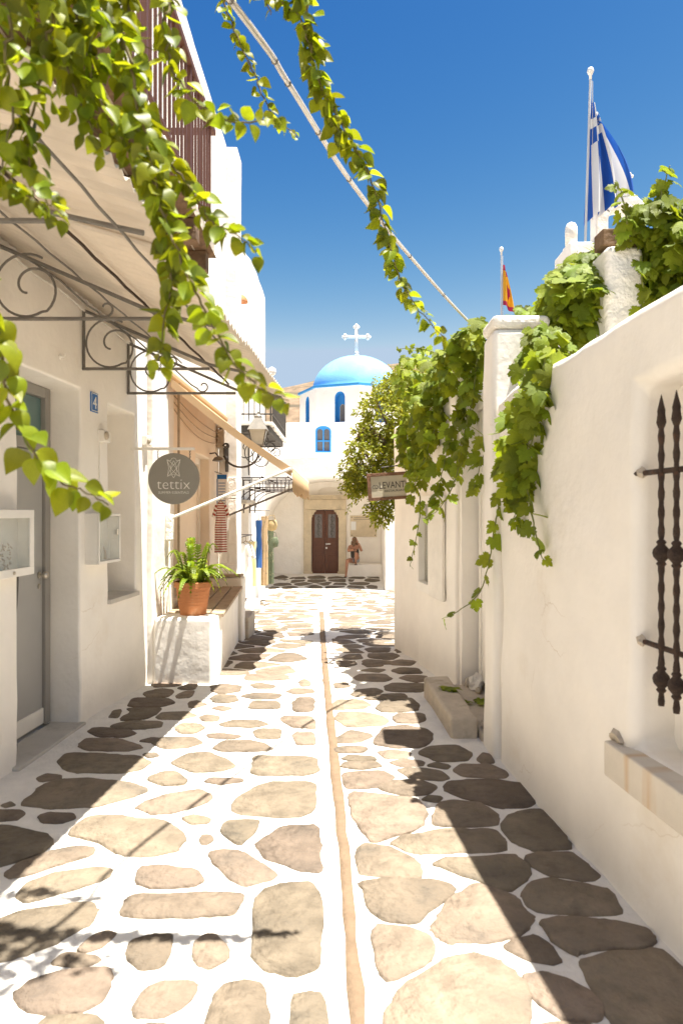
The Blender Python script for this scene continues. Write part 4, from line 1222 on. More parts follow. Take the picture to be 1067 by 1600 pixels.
def RXW(y): return .888 + (4.24 - y) * .098
kR = math.hypot(.098, 1)
gw = thing('garden_wall', 'long whitewashed garden wall with a barred window recess', 'wall', (1.2, 1.5, 0))
def sR(y): return (y + 1.5) * kR
WIN = (sR(1.05), sR(2.47), .585, 1.90)
def wtop(s):
    y = s / kR - 1.5
    return 2.20 - .055 * max(0, y - 2.3) + .03 * noise.noise(Vector((y * 1.3, 0, 4))) + .012 * noise.noise(Vector((y * 5, 0, 4)))
_, MR = gridwall('wall', (RXW(-1.5), -1.5), (RXW(4.0), 4.0), .40, -.3, 2.2, 'plaster', gw, holes=[WIN], top=wtop, side=-1, bevel=.05, cell=.08, amp=.019)
gridwall('end_pier', (.885, 4.003), (.888, 4.30), .34, -.3, 2.53, 'plaster', gw, side=-1, bevel=.04, cell=.12)
g = MB(); g.box((.882, 4.000, 2.531), (1.228, 4.303, 2.61)); g.build('pier_cap', 'plaster_rough', gw, bevel=.035, seg=3)
g = MB(); g.box((WIN[0] - .05, -.30, .55), (WIN[1] + .05, -.15, 1.95), MR); g.build('recess_back', 'plaster', gw)
for k in range(5):                                   # closed shutter boards inside the recess
    g = MB(); a = WIN[0] + .04 + k * .262; g.box((a, -.146, .60), (a + .252, -.13, 1.88), MR); g.build('shutter_board', 'plaster', gw, bevel=.004)

m = mat('sill_marble', (0.62, 0.56, 0.47), 0.6, 0.08, 5, 0.15, 30)
nt = m.node_tree; N = nt.nodes; L = nt.links; p = N['Principled BSDF']
src = p.inputs['Base Color'].links[0].from_socket
tc = N.new('ShaderNodeTexCoord'); mp = N.new('ShaderNodeMapping'); mp.inputs['Scale'].default_value = (1, 7, .5)
nz = N.new('ShaderNodeTexNoise'); nz.inputs['Scale'].default_value = 1.0; nz.inputs['Detail'].default_value = 3
mr = N.new('ShaderNodeMapRange'); mr.inputs['From Min'].default_value = .50; mr.inputs['From Max'].default_value = .72
mx = N.new('ShaderNodeMix'); mx.data_type = 'RGBA'; mx.inputs[7].default_value = (.50, .27, .07, 1)
L.new(tc.outputs['Object'], mp.inputs['Vector']); L.new(mp.outputs[0], nz.inputs['Vector']); L.new(nz.outputs['Fac'], mr.inputs['Value'])
L.new(mr.outputs[0], mx.inputs[0]); L.new(src, mx.inputs[6]); L.new(mx.outputs[2], p.inputs['Base Color'])
g = MB(); g.box((sR(.9), -.13, .452), (sR(2.60), .055, .584), MR); g.build('window_sill', 'sill_marble', gw, bevel=.008)
rock(MR @ Vector((sR(2.585), .0, .595)), (.028, .06, .034), 1).build('mortar_lump', 'step_stone', gw, auto=25)

# wrought iron grille in the recess
gr = thing('window_grille', 'rusty wrought iron window grille with spear-tipped bars in the garden wall', 'grille', (1.06, 1.9, .78))
def bar(y):
    s = sR(y); B = lambda z: MR @ Vector((s, -.012, z))
    g = MB(); z0, z1 = .79, 1.74
    P = []; rr = []
    n = 60
    for k in range(n + 1):
        z = z0 + (z1 - z0) * k / n; P.append(B(z)); rr.append(.0105 + .0022 * math.sin(k * 1.55))
    g.tube(P, rr, 6)
    b = g.build('bar', 'rust_iron', gr, auto=60)
    for zc in (.88, 1.31):
        g = MB(); g.lathe(B(zc - .045), [(.011, 0), (.017, .008), (.012, .016), (.026, .032), (.029, .045), (.026, .058), (.012, .074), (.017, .082), (.011, .09)], 10); g.build('knuckle', 'rust_iron', b, smooth=True)
    g = MB(); g.lathe(B(1.735), [(.010, 0), (.017, .02), (.013, .05), (.014, .06), (.008, .085), (.001, .115)], 8); g.build('spear_tip', 'rust_iron', b, smooth=True)
for k in range(11): bar(2.324 - k * .088)
for z in (1.59, .985):
    g = MB(); g.tube([MR @ Vector((sR(2.47) + .04, -.022, z)), MR @ Vector((sR(1.05) - .04, -.022, z))], .010, 8); rod = g.build('cross_rod', 'rust_iron', gr)
    rock(MR @ Vector((sR(2.462), -.02, z)), (.014, .022, .018), 5).build('plaster_lump', 'step_stone', gr, auto=25)

# doorway between the walls: step block, stone floor, white plank door
g = MB(); g.prism([(.655, 5.46, -.08), (.70, 4.36, -.08), (.875, 4.36, -.08), (.86, 5.50, -.08)], (0, 0, .215))
tag(g.build('step_block', 'step_stone', bevel=.025, seg=3), 'pale worn stone block edging the side doorway', 'stone block')
dw = thing('doorway', 'white plank side doorway recessed between the garden wall and the next house', 'doorway', (1.15, 4.9, 0))
g = MB(); g.box((.88, 4.305, -.1), (1.6, 5.53, .055)); g.build('floor_slab', 'step_stone', dw, bevel=.015)
for k in range(11):
    g = MB(); y = 4.32 + k * .108; g.box((1.10 + .006 * (k % 2), y, .12 + .03 * (k % 3)), (1.13, y + .100, 2.25)); g.build('plank', 'white_wood', dw, bevel=.006)
g = MB(); g.box((1.085, 4.315, 2.255), (1.2, 5.52, 2.36)); g.build('lintel', 'white_wood', dw, bevel=.01)
g = MB(); g.box((1.14, 4.315, -.1), (1.25, 5.52, 2.25)); g.build('door_back', 'window_dim', dw)
for k, (x, y, z, r) in enumerate(((1.06, 5.38, .10, .07), (1.02, 5.47, .08, .045), (1.05, 5.25, .075, .03), (.93, 4.42, .075, .03))):
    rock((x, y, z), (r * .8, r * 1.2, r), k + 2).build('broken_plaster', 'plaster_rough' if k == 0 else 'step_stone', dw, auto=25)

# next house on the right
rh = thing('house', 'low white house with a shuttered window behind the hanging sign', 'house', (1.6, 6.8, -.1))
HW = (0.96, 1.44, .70, 1.58)
_, M2 = gridwall('wall', (.975, 5.54), (.785, 7.0), .35, -.5, 2.62, 'plaster', rh, side=-1, holes=[HW], bevel=.03)
gridwall('wall', (.805, 7.004), (.615, 8.05), .35, -.5, 2.45, 'plaster', rh, side=-1, bevel=.03)
gridwall('wall', (.975, 5.535), (1.30, 5.535), .3, -.5, 2.62, 'plaster', rh, bevel=.0)
gridwall('pilaster', (.935, 5.60), (.912, 5.78), .06, -.5, 2.5, 'plaster', rh, side=-1, bevel=.02, cell=.12)
mb = MB(); mb.box((1.20, 5.86, -.5), (4.5, 7.99, 2.40)); mb.build('rear_wall', 'plaster', rh)
mb = MB(); mb.box((.98, 8.0, -.5), (4.5, 8.03, 2.40)); mb.build('side_wall', 'plaster', rh)
g = MB(); s0, s1, z0, z1 = HW; w = .05
g.box((s0 - .02, -.05, z0 - .04), (s1 + .02, .02, z0 + w), M2); g.box((s0 - .02, -.05, z1 - w), (s1 + .02, .02, z1 + .03), M2)
g.box((s0 - .02, -.05, z0 + w), (s0 + w, .02, z1 - w), M2); g.box((s1 - w, -.05, z0 + w), (s1 + .02, .02, z1 - w), M2)
wn_ = g.build('window', 'white_paint', rh, bevel=.005)
g = MB(); g.box((s0 + w, -.06, z0 + w), (s1 - w, -.052, z1 - w), M2); g.build('pane', 'case_glass', wn_)
g = MB(); g.box((s0 + .0, -.2, z0), (s1, -.18, z1), M2); g.build('window_back', 'white_wood', wn_)
g = MB(); g.box((s0 - .50, .006, z0 - .04), (s0 - .03, .035, z1 + .02), M2); g.build('shutter', 'white_wood', rh, bevel=.006)

# wooden sign
sgn = thing('hanging_sign', 'wooden framed hanging sign with dark lettering below the vine', 'sign', (.55, 7.5, 1.6))
SW = Matrix.Translation((.55, 7.5, 1.735)) @ Matrix.Rotation(R(-4), 4, 'Y') @ Matrix.Rotation(R(6), 4, 'Z')
hw, hh = .245, .125
g = MB(); g.box((-hw, -.012, -hh), (hw, .012, hh), SW); bd_ = g.build('board', 'sign_face', sgn)
for a, b in (((-hw - .02, -.025, hh - .01), (hw + .02, .025, hh + .025)), ((-hw - .02, -.025, -hh - .025), (hw + .02, .025, -hh + .01)), ((-hw - .02, -.024, -hh + .01), (-hw + .015, .024, hh - .01)), ((hw - .015, -.024, -hh + .01), (hw + .02, .024, hh - .01))):
    g = MB(); g.box(a, b, SW); g.build('frame_rail', 'sign_wood', sgn, bevel=.004)
TX = SW @ Matrix.Translation((0, -.0135, 0)) @ Matrix.Rotation(R(90), 4, 'X')
text('lettering', 'LEVANTIS', .105, TX @ Matrix.Translation((.03, -.022, 0)), 'dark_letter', bd_, sx=.76)
text('lettering', 'RESTAURANT', .034, TX @ Matrix.Translation((.03, -.062, 0)), 'dark_letter', bd_, sx=1.1)
g = MB(); f2 = lambda u, v: SW @ Vector((u, -.0145, v))
g.tube([f2(-.185 + .03 * math.cos(a) * (1 + .2 * a / 6), -.0 + .018 * math.sin(a)) for a in [k * .4 for k in range(22)]], .002, 4)
g.tube([f2(-.215 + .03 * t, .0 + .02 * math.sin(t * 3)) for t in [k * .2 for k in range(11)]], .002, 4)
g.build('flourish', 'dark_letter', bd_)
g = MB(); g.tube([SW @ Vector((-.1, 0, .21)), (.80, 7.52, 1.985)], .007, 5); g.build('arm', 'iron', sgn)
for u in (-.08, .17):
    g = MB(); g.tube([SW @ Vector((u, 0, hh + .02)), SW @ Vector((u, 0, .212))], .003, 4); g.build('hook', 'iron', sgn)

# pergola behind the garden wall
pg = thing('pergola', 'round-topped white pillar carrying a weathered timber beam behind the garden wall', 'pergola', (1.6, 3.95, 0))
gridwall('pillar', (1.475, 3.80), (1.70, 3.80), .26, -.1, 2.95, 'plaster_rough', pg, bevel=.045, cell=.1, amp=.016)
g = MB()
for k in range(13):
    x = 1.475 + k * .16; o = .012 * noise.noise(Vector((x * 3, 1, 0)))
    for dy, dz in ((-.07, 0), (.07, 0), (.07, .10), (-.07, .095)):
        g.v.append(Vector((x, 3.93 + dy + o, 2.96 + dz + .012 * noise.noise(Vector((x * 6, dy * 20, dz * 30))))))
for k in range(12):
    for q in range(4): g.f.append((k*4+q, k*4+(q+1) % 4, k*4+4+(q+1) % 4, k*4+4+q)); g.mi.append(0)
g.f += [(3, 2, 1, 0), (48, 49, 50, 51)]; g.mi += [0, 0]
g.build('beam', 'old_wood', pg, bevel=.008)
gridwall('pillar', (3.2, 3.80), (3.42, 3.80), .26, -.1, 3.02, 'plaster_rough', pg, bevel=.045, cell=.2)
# chapel further right, with belfry
ch = thing('chapel', 'white chapel roof with rounded parapet post and cross-topped belfry behind the vine', 'chapel', (5, 11.5, 0))
gridwall('wall', (3.32, 10.0), (4.40, 10.0), .3, -.5, 5.42, 'plaster', ch, cell=.25, bevel=.04)
gridwall('wall', (3.32, 10.0), (3.32, 10.7), .3, -.5, 5.40, 'plaster', ch, cell=.3, bevel=.04, side=-1)
mb = MB(); mb.box((3.6, 10.2, 5.0), (4.4, 10.7, 5.2)); mb.build('roof', 'plaster', ch)
g = MB(); g.lathe((3.40, 10.12, 5.40), [(.085, 0), (.09, .2), (.085, .27), (.06, .32), (.015, .345)], 14); g.build('parapet_post', 'plaster_rough', ch, smooth=True)
g = MB(); bx_, bz_ = 4.02, 5.42
holed_prism(g, [(bx_ - .3, bz_), (bx_ + .42, bz_), (bx_ + .42, bz_ + .55), (bx_ + .22, bz_ + .72), (bx_ - .1, bz_ + .72), (bx_ - .3, bz_ + .55)], [arch(bx_ - .12, bx_ + .24, bz_ + .03, bz_ + .3, bz_ + .48)], lambda u, v, d: (u, 9.98 + d, v), .26)
g.build('belfry', 'plaster_rough', ch, bevel=.02)
def cross(t, x, y, z, h, w, r, m):
    g = MB(); g.tube([(x, y, z), (x, y, z + h)], r, 6); g.tube([(x - w / 2, y, z + h * .64), (x + w / 2, y, z + h * .64)], r, 6)
    for c in ((x, y, z + h), (x - w / 2, y, z + h * .64), (x + w / 2, y, z + h * .64)):
        for dx, dz in ((0, .0), (-1.1, 0), (1.1, 0), (0, 1.1), (0, -1.1)):
            g.lathe((c[0] + dx * r, y, c[2] + dz * r - r), [(.2 * r, 0), (r * .9, .5 * r), (r * 1.15, r), (r * .9, 1.5 * r), (.2 * r, 2 * r)], 7)
    g.lathe((x, y, z - .04), [(r * 1.8, 0), (r * 1.6, .03), (r, .06), (r * 1.5, .1), (r, .13)], 8)
    return g.build('cross', m, t, smooth=True)
cross(ch, bx_ + .08, 10.1, bz_ + .74, .40, .30, .03, 'plaster_rough')

# flags
def flag(name, label, top, pole_top, pole_bot, shape, mats, colour, cat='flag', L_=1.0, n=(36, 27)):
    t = thing(name, label, cat, pole_bot)
    g = MB(); g.tube([pole_bot, pole_top], .018, 8); g.build('pole', 'pole_stripe', t)
    g = MB(); x, y, z = pole_top; g.lathe((x, y, z), [(.02, 0), (.02, .06), (.035, .08), (.05, .12), (.035, .16), (.01, .175)], 10); g.build('finial', 'globe', t, smooth=True)
    m = MB(); nu, nv = n
    for j in range(nv + 1):
        for i in range(nu + 1):
            m.v.append(Vector(top) + shape(i / nu, j / nv))
    for j in range(nv):
        for i in range(nu):
            m.f.append((j*(nu+1)+i, j*(nu+1)+i+1, (j+1)*(nu+1)+i+1, (j+1)*(nu+1)+i)); m.mi.append(colour((i + .5) / nu, (j + .5) / nv))
    m.build('cloth', mats, t, fix=False, smooth=True)
    g = MB(); x, y, z = pole_top
    g.tube([(x + .03, y, z - .02), (x + .035, y + .01, z - 1.0), (x + .03, y, z - 2.0)], .005, 4); g.build('rope', 'cable', t)
    return t
def greek_shape(u, v):
    # limp cloth: the fly hangs down, the stripes fall side by side in folds
    spread = .08 + .52 * u ** .8
    x = spread * (v ** 1.1) * (.86 + .14 * math.sin(u * 3)) - .06 * u * (1 - v)
    y = (.05 + 0.11 * u) * math.sin(v * 17 + u * 1.6) - .10 * v
    z = -(1 - v) * .10 - v * .52 - u * (1.75 - .72 * v) 
    return Vector((x, y, z))
def greek_col(u, v):
    st = int(v * 9)
    if u < .37 and st < 5:
        uu = u / .37; vv = (v * 9) / 5
        return 1 if abs(uu - .5) < .1 or abs(vv - .5) < .1 else 0
    return 0 if st % 2 == 0 else 1
pt = at(922, 124, 9.7)
flag('greek_flag', 'blue and white striped flag hanging limp on the chapel pole', pt + Vector((.02, 0, -.16)), pt, Vector((at(914, 360, 9.7).x, 9.7, 5.3)), greek_shape, ['flag_blue', 'flag_white'], greek_col)
pt = at(783, 398, 15)
def byz_shape(u, v):
    return Vector((.03 + (.05 + .26 * u) * v, .07 * math.sin(v * 11 + u * 3), -.1 - v * .25 - u * .95))
def byz_col(u, v):
    e = (u - .5) ** 2 * 5 + (v - .55) ** 2 * 6 + .10 * math.sin(u * 30) * math.sin(v * 22)
    return 1 if e < .22 or u < .14 or u > .9 else 0
flag('church_flag', 'small yellow and crimson flag hanging limp behind the vine', pt + Vector((.01, 0, -.05)), pt, Vector((pt.x, 15, -.5)), byz_shape, ['flag_yellow', 'flag_red'], byz_col)

# cable bundle across the street
cb = thing('overhead_cable', 'pale bundle of cables slung diagonally across the blue sky', 'cable', (0, 3, 2.9))
pts = [at(360, 0, 2.0), at(450, 130, 2.5), at(545, 280, 3.2), at(640, 400, 4.2), at(738, 508, 5.6)]
P = smooth_path([Vector((-1.95, -1.6, 3.25)), Vector((-1.1, .3, 3.05))] + pts + [Vector((1.7, 6.6, 2.9))], 8)
for k in range(3):
    g = MB(); Q = []
    for i, q in enumerate(P):
        a = i * .03 + k * 2.09; Q.append(q + Vector((math.cos(a) * .0062, 0, math.sin(a) * .0062)))
    g.tube(Q, .0052, 5); g.build('strand', 'cable', cb, smooth=True)
for i in range(4, len(P) - 2, 4):
    d = (P[i+1] - P[i]).normalized(); g = MB(); g.tube([P[i] - d * .004, P[i] + d * .004], .0125, 8); g.build('cable_tie', 'iron_grey', cb)

# ============================================================ CHURCH
CF, CBK = 18.4, 20.88
church = thing('church', 'white church with pale blue dome, vaulted porch and brown double door', 'church', (.3, 20, -.45))
g = MB()
body = [(-3.0, -.9), (-2.09, -.9)] + [(-.45 - 1.64 * math.cos(math.pi * k / 24), 1.15 + 1.22 * math.sin(math.pi * k / 24)) for k in range(25)] + [(1.19, -.9), (4.4, -.9), (4.4, 2.7)] \
    + [(3.2 - 6.0 * k / 20, 2.82 + .16 * math.sin(math.pi * k / 20)) for k in range(21)] + [(-3.0, 2.7)]
g.prism([(x, CF, z) for x, z in body], (0, CBK - CF - .02, 0)); g.build('porch', 'plaster', church, bevel=.04, seg=3)
# small lunette and rubbed line on the inner wall come with the facade
g = MB()
sil = [(-2.6, -.9), (4.4, -.9), (4.4, 4.19), (-1.62, 4.19)] + [(-1.62 - .9 * math.sin(math.pi / 2 * k / 8), 4.19 - 1.1 * (1 - math.cos(math.pi / 2 * k / 8))) for k in range(1, 9)] + [(-2.6, 3.0)]
DX0, DX1 = -.91, -.09
holed_prism(g, sil, [[(DX0, -.46), (DX1, -.46), (DX1, 1.52), (DX0, 1.52)], arch(-.79, -.32, 3.27, 3.93, 4.08, 10), arch(-.72, .02, 1.98, 2.05, 2.22, 12)], lambda u, v, d: (u, CBK + d, v), .34)
g.build('facade', 'plaster', church)
g = MB(); g.box((-.8, CBK + .10, 1.96), (.1, CBK + .2, 2.3)); g.build('lunette', 'plaster', church)
g = MB(); g.box((-2.4, CBK + .345, -.9), (4.4, 26, 4.10)); g.build('nave', 'plaster', church, bevel=.05)
# facade window
g = MB(); fr_ = .05
holed_prism(g, arch(-.79 + .002, -.32 - .002, 3.272, 3.93, 4.078, 10), [arch(-.79 + fr_, -.575, 3.33, 3.93, 4.0, 8), arch(-.535, -.32 - fr_, 3.33, 3.93, 4.0, 8)], lambda u, v, d: (u, CBK + .06 + d, v), .05)
g.box((-.75, CBK + .064, 3.61), (-.36, CBK + .105, 3.65)); fw = g.build('window', 'church_blue', church)
g = MB(); holed_prism(g, arch(-.80, -.31, 3.265, 3.93, 4.085, 10), [arch(-.765, -.345, 3.30, 3.93, 4.05, 10)], lambda u, v, d: (u, CBK - .012 + d, v), .07); g.build('window_surround', 'church_blue', fw)
g = MB(); g.box((-.78, CBK + .115, 3.28), (-.33, CBK + .12, 4.07)); g.build('pane', 'window_dim', fw)
# drum with blue niches
DC = Vector((.50, 23.0)); DR = 1.9; Z0, Z1 = 3.9, 5.38
vert = [DC + Vector((math.cos(R(181 + 45 * k)), math.sin(R(181 + 45 * k)))) * DR for k in range(8)]
for k in range(8):
    a, b = vert[k], vert[(k + 1) % 8]; d = (b - a); Lf = d.length; d = d / Lf; nin = Vector((-d.y, d.x))
    if nin.dot(DC - a) < 0: nin = -nin
    to = lambda u, v, dd: (a.x + d.x * u + nin.x * dd, a.y + d.y * u + nin.y * dd, v)
    c = Lf * .5 + (.10 if k == 1 else 0); hole = arch(c - .175, c + .175, Z0 + .36, 5.02, 5.22, 12)
    g = MB(); holed_prism(g, [(0.001, Z0), (Lf - .001, Z0), (Lf - .001, Z1), (0.001, Z1)], [hole], to, .30); f_ = g.build('drum_face', 'plaster', church)
    g = MB(); holed_prism(g, [((u - c) * 1.005 + c, v + .001) for u, v in hole], [[((u - c) * .95 + c, (v - 4.7) * .985 + 4.7) for u, v in hole]], lambda u, v, dd: to(u, v, .004 + dd), .25); g.build('niche_lining', 'church_blue', f_)
    g = MB(); g.prism([to(u, v, .255) for u, v in hole], Vector(to(0, 0, .27)) - Vector(to(0, 0, .25))); g.build('niche_back', 'church_blue', f_)
    inner = [((u - c) * .5 + c, Z0 + .36 + (v - Z0 - .36) * .62) for u, v in hole]
    g = MB(); holed_prism(g, inner, [[((u - c) * .8 + c, Z0 + .38 + (v - Z0 - .36) * .94) for u, v in inner]], lambda u, v, dd: to(u, v, .232 + dd), .02); g.build('window_frame', 'sign_face', f_)
    g = MB(); g.prism([to(u, v, .246) for u, v in inner], Vector(to(0, 0, .25)) - Vector(to(0, 0, .245))); g.build('window_pane', 'window_dim', f_)
vert2 = [DC + (v - DC) * 1.035 for v in vert]
g = MB(); g.prism([(v.x, v.y, Z1 + .001) for v in vert2], (0, 0, .075)); g.build('drum_cornice', 'church_blue', church, bevel=.01)
g = MB(); prof = [(1.50, 0)] + [(1.48 * math.cos(R(90) * k / 14), .03 + 1.20 * math.sin(R(90) * k / 14)) for k in range(14)] + [(.07, 1.235)]
g.lathe((DC.x, DC.y, Z1 + .078), prof, 48); dome = g.build('dome', 'dome_blue', church, smooth=True)
g = MB(); g.lathe((DC.x, DC.y, Z1 + .078 + 1.20), [(.16, 0), (.15, .05), (.10, .07), (.06, .09)], 14); g.build('dome_cap', 'church_blue', dome, auto=40)
cross(church, DC.x, DC.y, 6.76, .92, .76, .055, 'plaster_rough')
# porch wall: marble door case, double door
g = MB(); z0 = -.455
g.box((DX0 - .24, CBK - .10, z0), (DX0 - .001, CBK - .001, 1.52)); dc = g.build('door_case', 'old_marble', church, bevel=.015)
g = MB(); g.box((DX1 + .001, CBK - .10, z0), (DX1 + .23, CBK - .001, 1.52)); g.build('jamb', 'old_marble', dc, bevel=.015)
g = MB(); g.box((DX0 - .24, CBK - .11, 1.522), (DX1 + .23, CBK - .001, 1.84)); g.build('lintel', 'old_marble', dc, bevel=.015)
g = MB()
for i, (e, a, b) in enumerate(((.05, 1.842, 1.88), (.09, 1.8805, 1.915), (.13, 1.9155, 1.96))):
    g.box((DX0 - .24 - e, CBK - .11 - e * .8, a), (DX1 + .23 + e, CBK - .001, b))
g.build('cornice', 'old_marble', dc, bevel=.008)
for s, x in ((1, DX0), (-1, DX1)):                     # scalloped corner corbels
    g = MB(); P = [(x, 1.515), (x + s * .14, 1.515), (x + s * .125, 1.46), (x + s * .075, 1.43), (x + s * .07, 1.38), (x + s * .025, 1.35), (x + s * .03, 1.30), (x, 1.27)]
    g.prism([(u, CBK - .09, v) for u, v in P], (0, .085, 0)); g.build('corbel', 'old_marble', dc)
    g = MB(); g.box((x - s * .24 - .01 if s > 0 else x - .03, CBK - .14, z0), (x + .03 if s > 0 else x + .25, CBK - .101, z0 + .1)); g.build('plinth', 'old_marble', dc, bevel=.01)
dm = (DX0 + DX1) / 2
for s in (0, 1):
    x0, x1 = (DX0 + .004, dm - .003) if s == 0 else (dm + .003, DX1 - .004)
    g = MB(); y = CBK + .03
    holed_prism(g, [(x0, -.43), (x1, -.43), (x1, 1.51), (x0, 1.51)], [[(x0 + .09, .66), (x1 - .09, .66), (x1 - .09, 1.38), (x0 + .09, 1.38)]], lambda u, v, d: (u, y + d, v), .05)
    dl = g.build('door_leaf', 'brown_door', church, bevel=.005)
    g = MB(); g.box((x0 + .085, y + .02, .65), (x1 - .085, y + .03, 1.39)); g.build('glass', 'window_dim', dl)
    for za, zb in ((-.33, .12), (.20, .32), (.40, .56)):
        g = MB(); g.box((x0 + .08, y - .012, za), (x1 - .08, y - .0005, zb)); g.build('panel', 'brown_door', dl, bevel=.008)
    g = MB(); mxx = (x0 + x1) / 2
    for q in range(3):
        g.tube(spiral((mxx, y + .012, .80 + q * .22), .09, .03, R(-90), R(330), 16), .008, 4)
    g.tube([(mxx, y + .012, .66), (mxx, y + .012, 1.38)], .008, 4); g.build('grille', 'iron', dl)
    g = MB()
    if s: g.box((x0 + .02, y - .04, .46), (x0 + .16, y - .025, .485)); g.lathe((x0 + .035, y - .04, .47), [(.025, 0), (.025, .04)], 10, 'Y'); g.build('handle', 'chrome', dl)
g = MB(); g.lathe((dm + .04, CBK + .01, .35), [(.028, 0), (.024, .015), (.01, .02)], 10, 'Y'); g.build('lock_plate', 'chrome', church)
g = MB(); g.box((DX0 - .3, CBK - .3, -.6), (DX1 + .28, CBK + .04, -.432)); g.build('door_step', 'plaster', church, bevel=.02)
# plaque, notice, stone seat
pq = thing('wall_plaque', 'weathered marble plaque with bolts on the porch wall beside the brown door', 'plaque', (.66, CBK - .03, .69))
g = MB(); g.box((.264, CBK - .032, .69), (1.07, CBK - .002, 1.34)); pl_ = g.build('slab', 'old_marble', pq, bevel=.006)
for x in (.31, 1.02):
    for z in (.74, 1.29):
        g = MB(); g.lathe((x, CBK - .033, z), [(.016, 0), (.016, -.006), (.006, -.012)], 8, 'Y'); g.build('bolt', 'iron', pq)
g = MB()
for q in range(2): g.box((.36 + q * .02, CBK - .0335, 1.22 + q * .05), (.98 - q * .16, CBK - .0325, 1.232 + q * .05))
g.build('inscription', 'iron_grey', pl_)
g = MB(); g.box((.285, CBK - .0375, .90), (.44, CBK - .034, 1.16)); tag(g.build('paper_notice', 'paper'), 'white paper notice pinned on the marble plaque', 'notice')
gridwall('stone_seat', (.16, 20.28), (1.22, 20.28), .60, -.6, -.10, 'plaster', church, cell=.12, bevel=.05)
gridwall('porch_pier', (1.18, CF - .01), (1.46, CF - .01), .3, -.8, 1.3, 'plaster', church, cell=.15, bevel=.03)

# ============================================================ seated person
def skin_mesh(name, joints, edges, m, parent, sub=2, root=0):
    me = bpy.data.meshes.new(name)
    me.from_pydata([Vector(j[:3]) - base(parent) for j in joints], edges, [])
    me.materials.append(MATS[m])
    o = bpy.data.objects.new(name, me); col.objects.link(o)
    o.parent = parent; ORIGIN[o.name] = base(parent)
    md = o.modifiers.new('skin', 'SKIN'); md.use_smooth_shade = True; md.branch_smoothing = .6
    sv = me.skin_vertices[0].data
    for i, j in enumerate(joints):
        r = j[3]; sv[i].radius = (r, r) if not isinstance(r, tuple) else r
        sv[i].use_root = (i == root)
    sb = o.modifiers.new('sub', 'SUBSURF'); sb.levels = sub; sb.render_levels = sub
    return o
py_ = 20.42
person = thing('person', 'seated person in dark top and pale shorts, head bent on hands beside the church door', 'person', (.38, py_, -.10))
def J(x, dy, z, r): return (x, py_ + dy, z, r)
# hip centre, spine, neck, head, arms, legs (x in metres, dy towards the church, z height)
JB = [J(.40, .0, .005, (.135, .105)), J(.40, -.03, .16, (.12, .09)), J(.39, -.09, .33, (.135, .095)), J(.385, -.15, .455, (.115, .08)),
      J(.385, -.20, .52, .048), J(.385, -.25, .585, .062), J(.385, -.285, .65, .088), J(.385, -.285, .71, .060),   # 4-7 neck, head
      J(.24, -.15, .43, .052), J(.20, -.26, .30, .040), J(.27, -.40, .325, .031), J(.37, -.47, .335, .026),        # 8-11 arm laid over the knee
      J(.53, -.15, .43, .052), J(.59, -.27, .30, .040), J(.545, -.36, .44, .032), J(.49, -.36, .55, .027),         # 12-15 arm up to the head
      J(.33, -.06, -.015, .085), J(.24, -.26, .02, .072), J(.165, -.43, .03, .055), J(.15, -.41, -.17, .047), J(.135, -.36, -.37, .032), J(.13, -.37, -.425, .034), J(.11, -.52, -.44, .022),
      J(.47, -.06, -.01, .085), J(.455, -.24, .13, .070), J(.43, -.40, .255, .055), J(.425, -.36, .10, .046), J(.42, -.31, -.04, .031), J(.42, -.315, -.075, .031), J(.42, -.44, -.083, .020)]
EB = [(0,1),(1,2),(2,3),(3,4),(4,5),(5,6),(6,7),(3,8),(8,9),(9,10),(10,11),(3,12),(12,13),(13,14),(14,15),(0,16),(16,17),(17,18),(18,19),(19,20),(20,21),(21,22),(0,23),(23,24),(24,25),(25,26),(26,27),(27,28),(28,29)]
bo = skin_mesh('body', JB, EB, 'skin', person)
tp = [J(.40, .0, .03, (.138, .112)), J(.40, -.03, .16, (.130, .100)), J(.39, -.09, .33, (.145, .105)), J(.385, -.13, .43, (.12, .086))]
skin_mesh('top', tp, [(0,1),(1,2),(2,3)], 'dark_top', person)
skin_mesh('shorts', [J(.40, .0, .03, (.148, .118)), J(.40, -.01, .08, (.14, .11)), J(.33, -.06, -.005, .097), J(.25, -.24, .022, .084), J(.47, -.06, .0, .097), J(.457, -.21, .105, .083)], [(0,1),(0,2),(2,3),(0,4),(4,5)], 'denim', person)
def fingers(c, d, s, up):
    for k in range(5):
        t = (k - 2) * .017
        L = (.05, .062, .068, .062, .05)[k] if k else .045
        b = Vector(c) + s * t; e = d if k else (d * .5 - s * .8).normalized()
        skin_mesh('finger', [(*(b), .009), (*(b + e * L * .55 + up * .006), .008), (*(b + e * L - up * .012), .0065)], [(0,1),(1,2)], 'skin', person, 1)
fingers((.385, py_ - .485, .335), Vector((.9, -.2, -.25)).normalized(), Vector((.2, .2, .9)).normalized(), Vector((0, -1, 0)))
fingers((.475, py_ - .36, .565), Vector((-.55, .1, .75)).normalized(), Vector((.5, -.6, .4)).normalized(), Vector((0, -1, 0)))
hs = [J(.385, -.28, .745, .05), J(.385, -.30, .68, .112), J(.385, -.335, .59, .088), J(.36, -.35, .52, .055), J(.345, -.37, .43, .028)]
skin_mesh('hair', hs + [J(.45, -.24, .58, .055), J(.46, -.24, .46, .03), J(.32, -.24, .58, .05), J(.31, -.25, .46, .03)], [(0,1),(1,2),(2,3),(3,4),(1,5),(5,6),(1,7),(7,8)], 'hair', person, 2, 1)
for c in ((.12, -.45, -.452), (.42, -.40, -.098)):
    g = MB(); x, d, z = c; g.box((x - .04, py_ + d - .11, z - .004), (x + .04, py_ + d + .11, z + .012)); g.build('sandal', 'dark_top', person, bevel=.01)

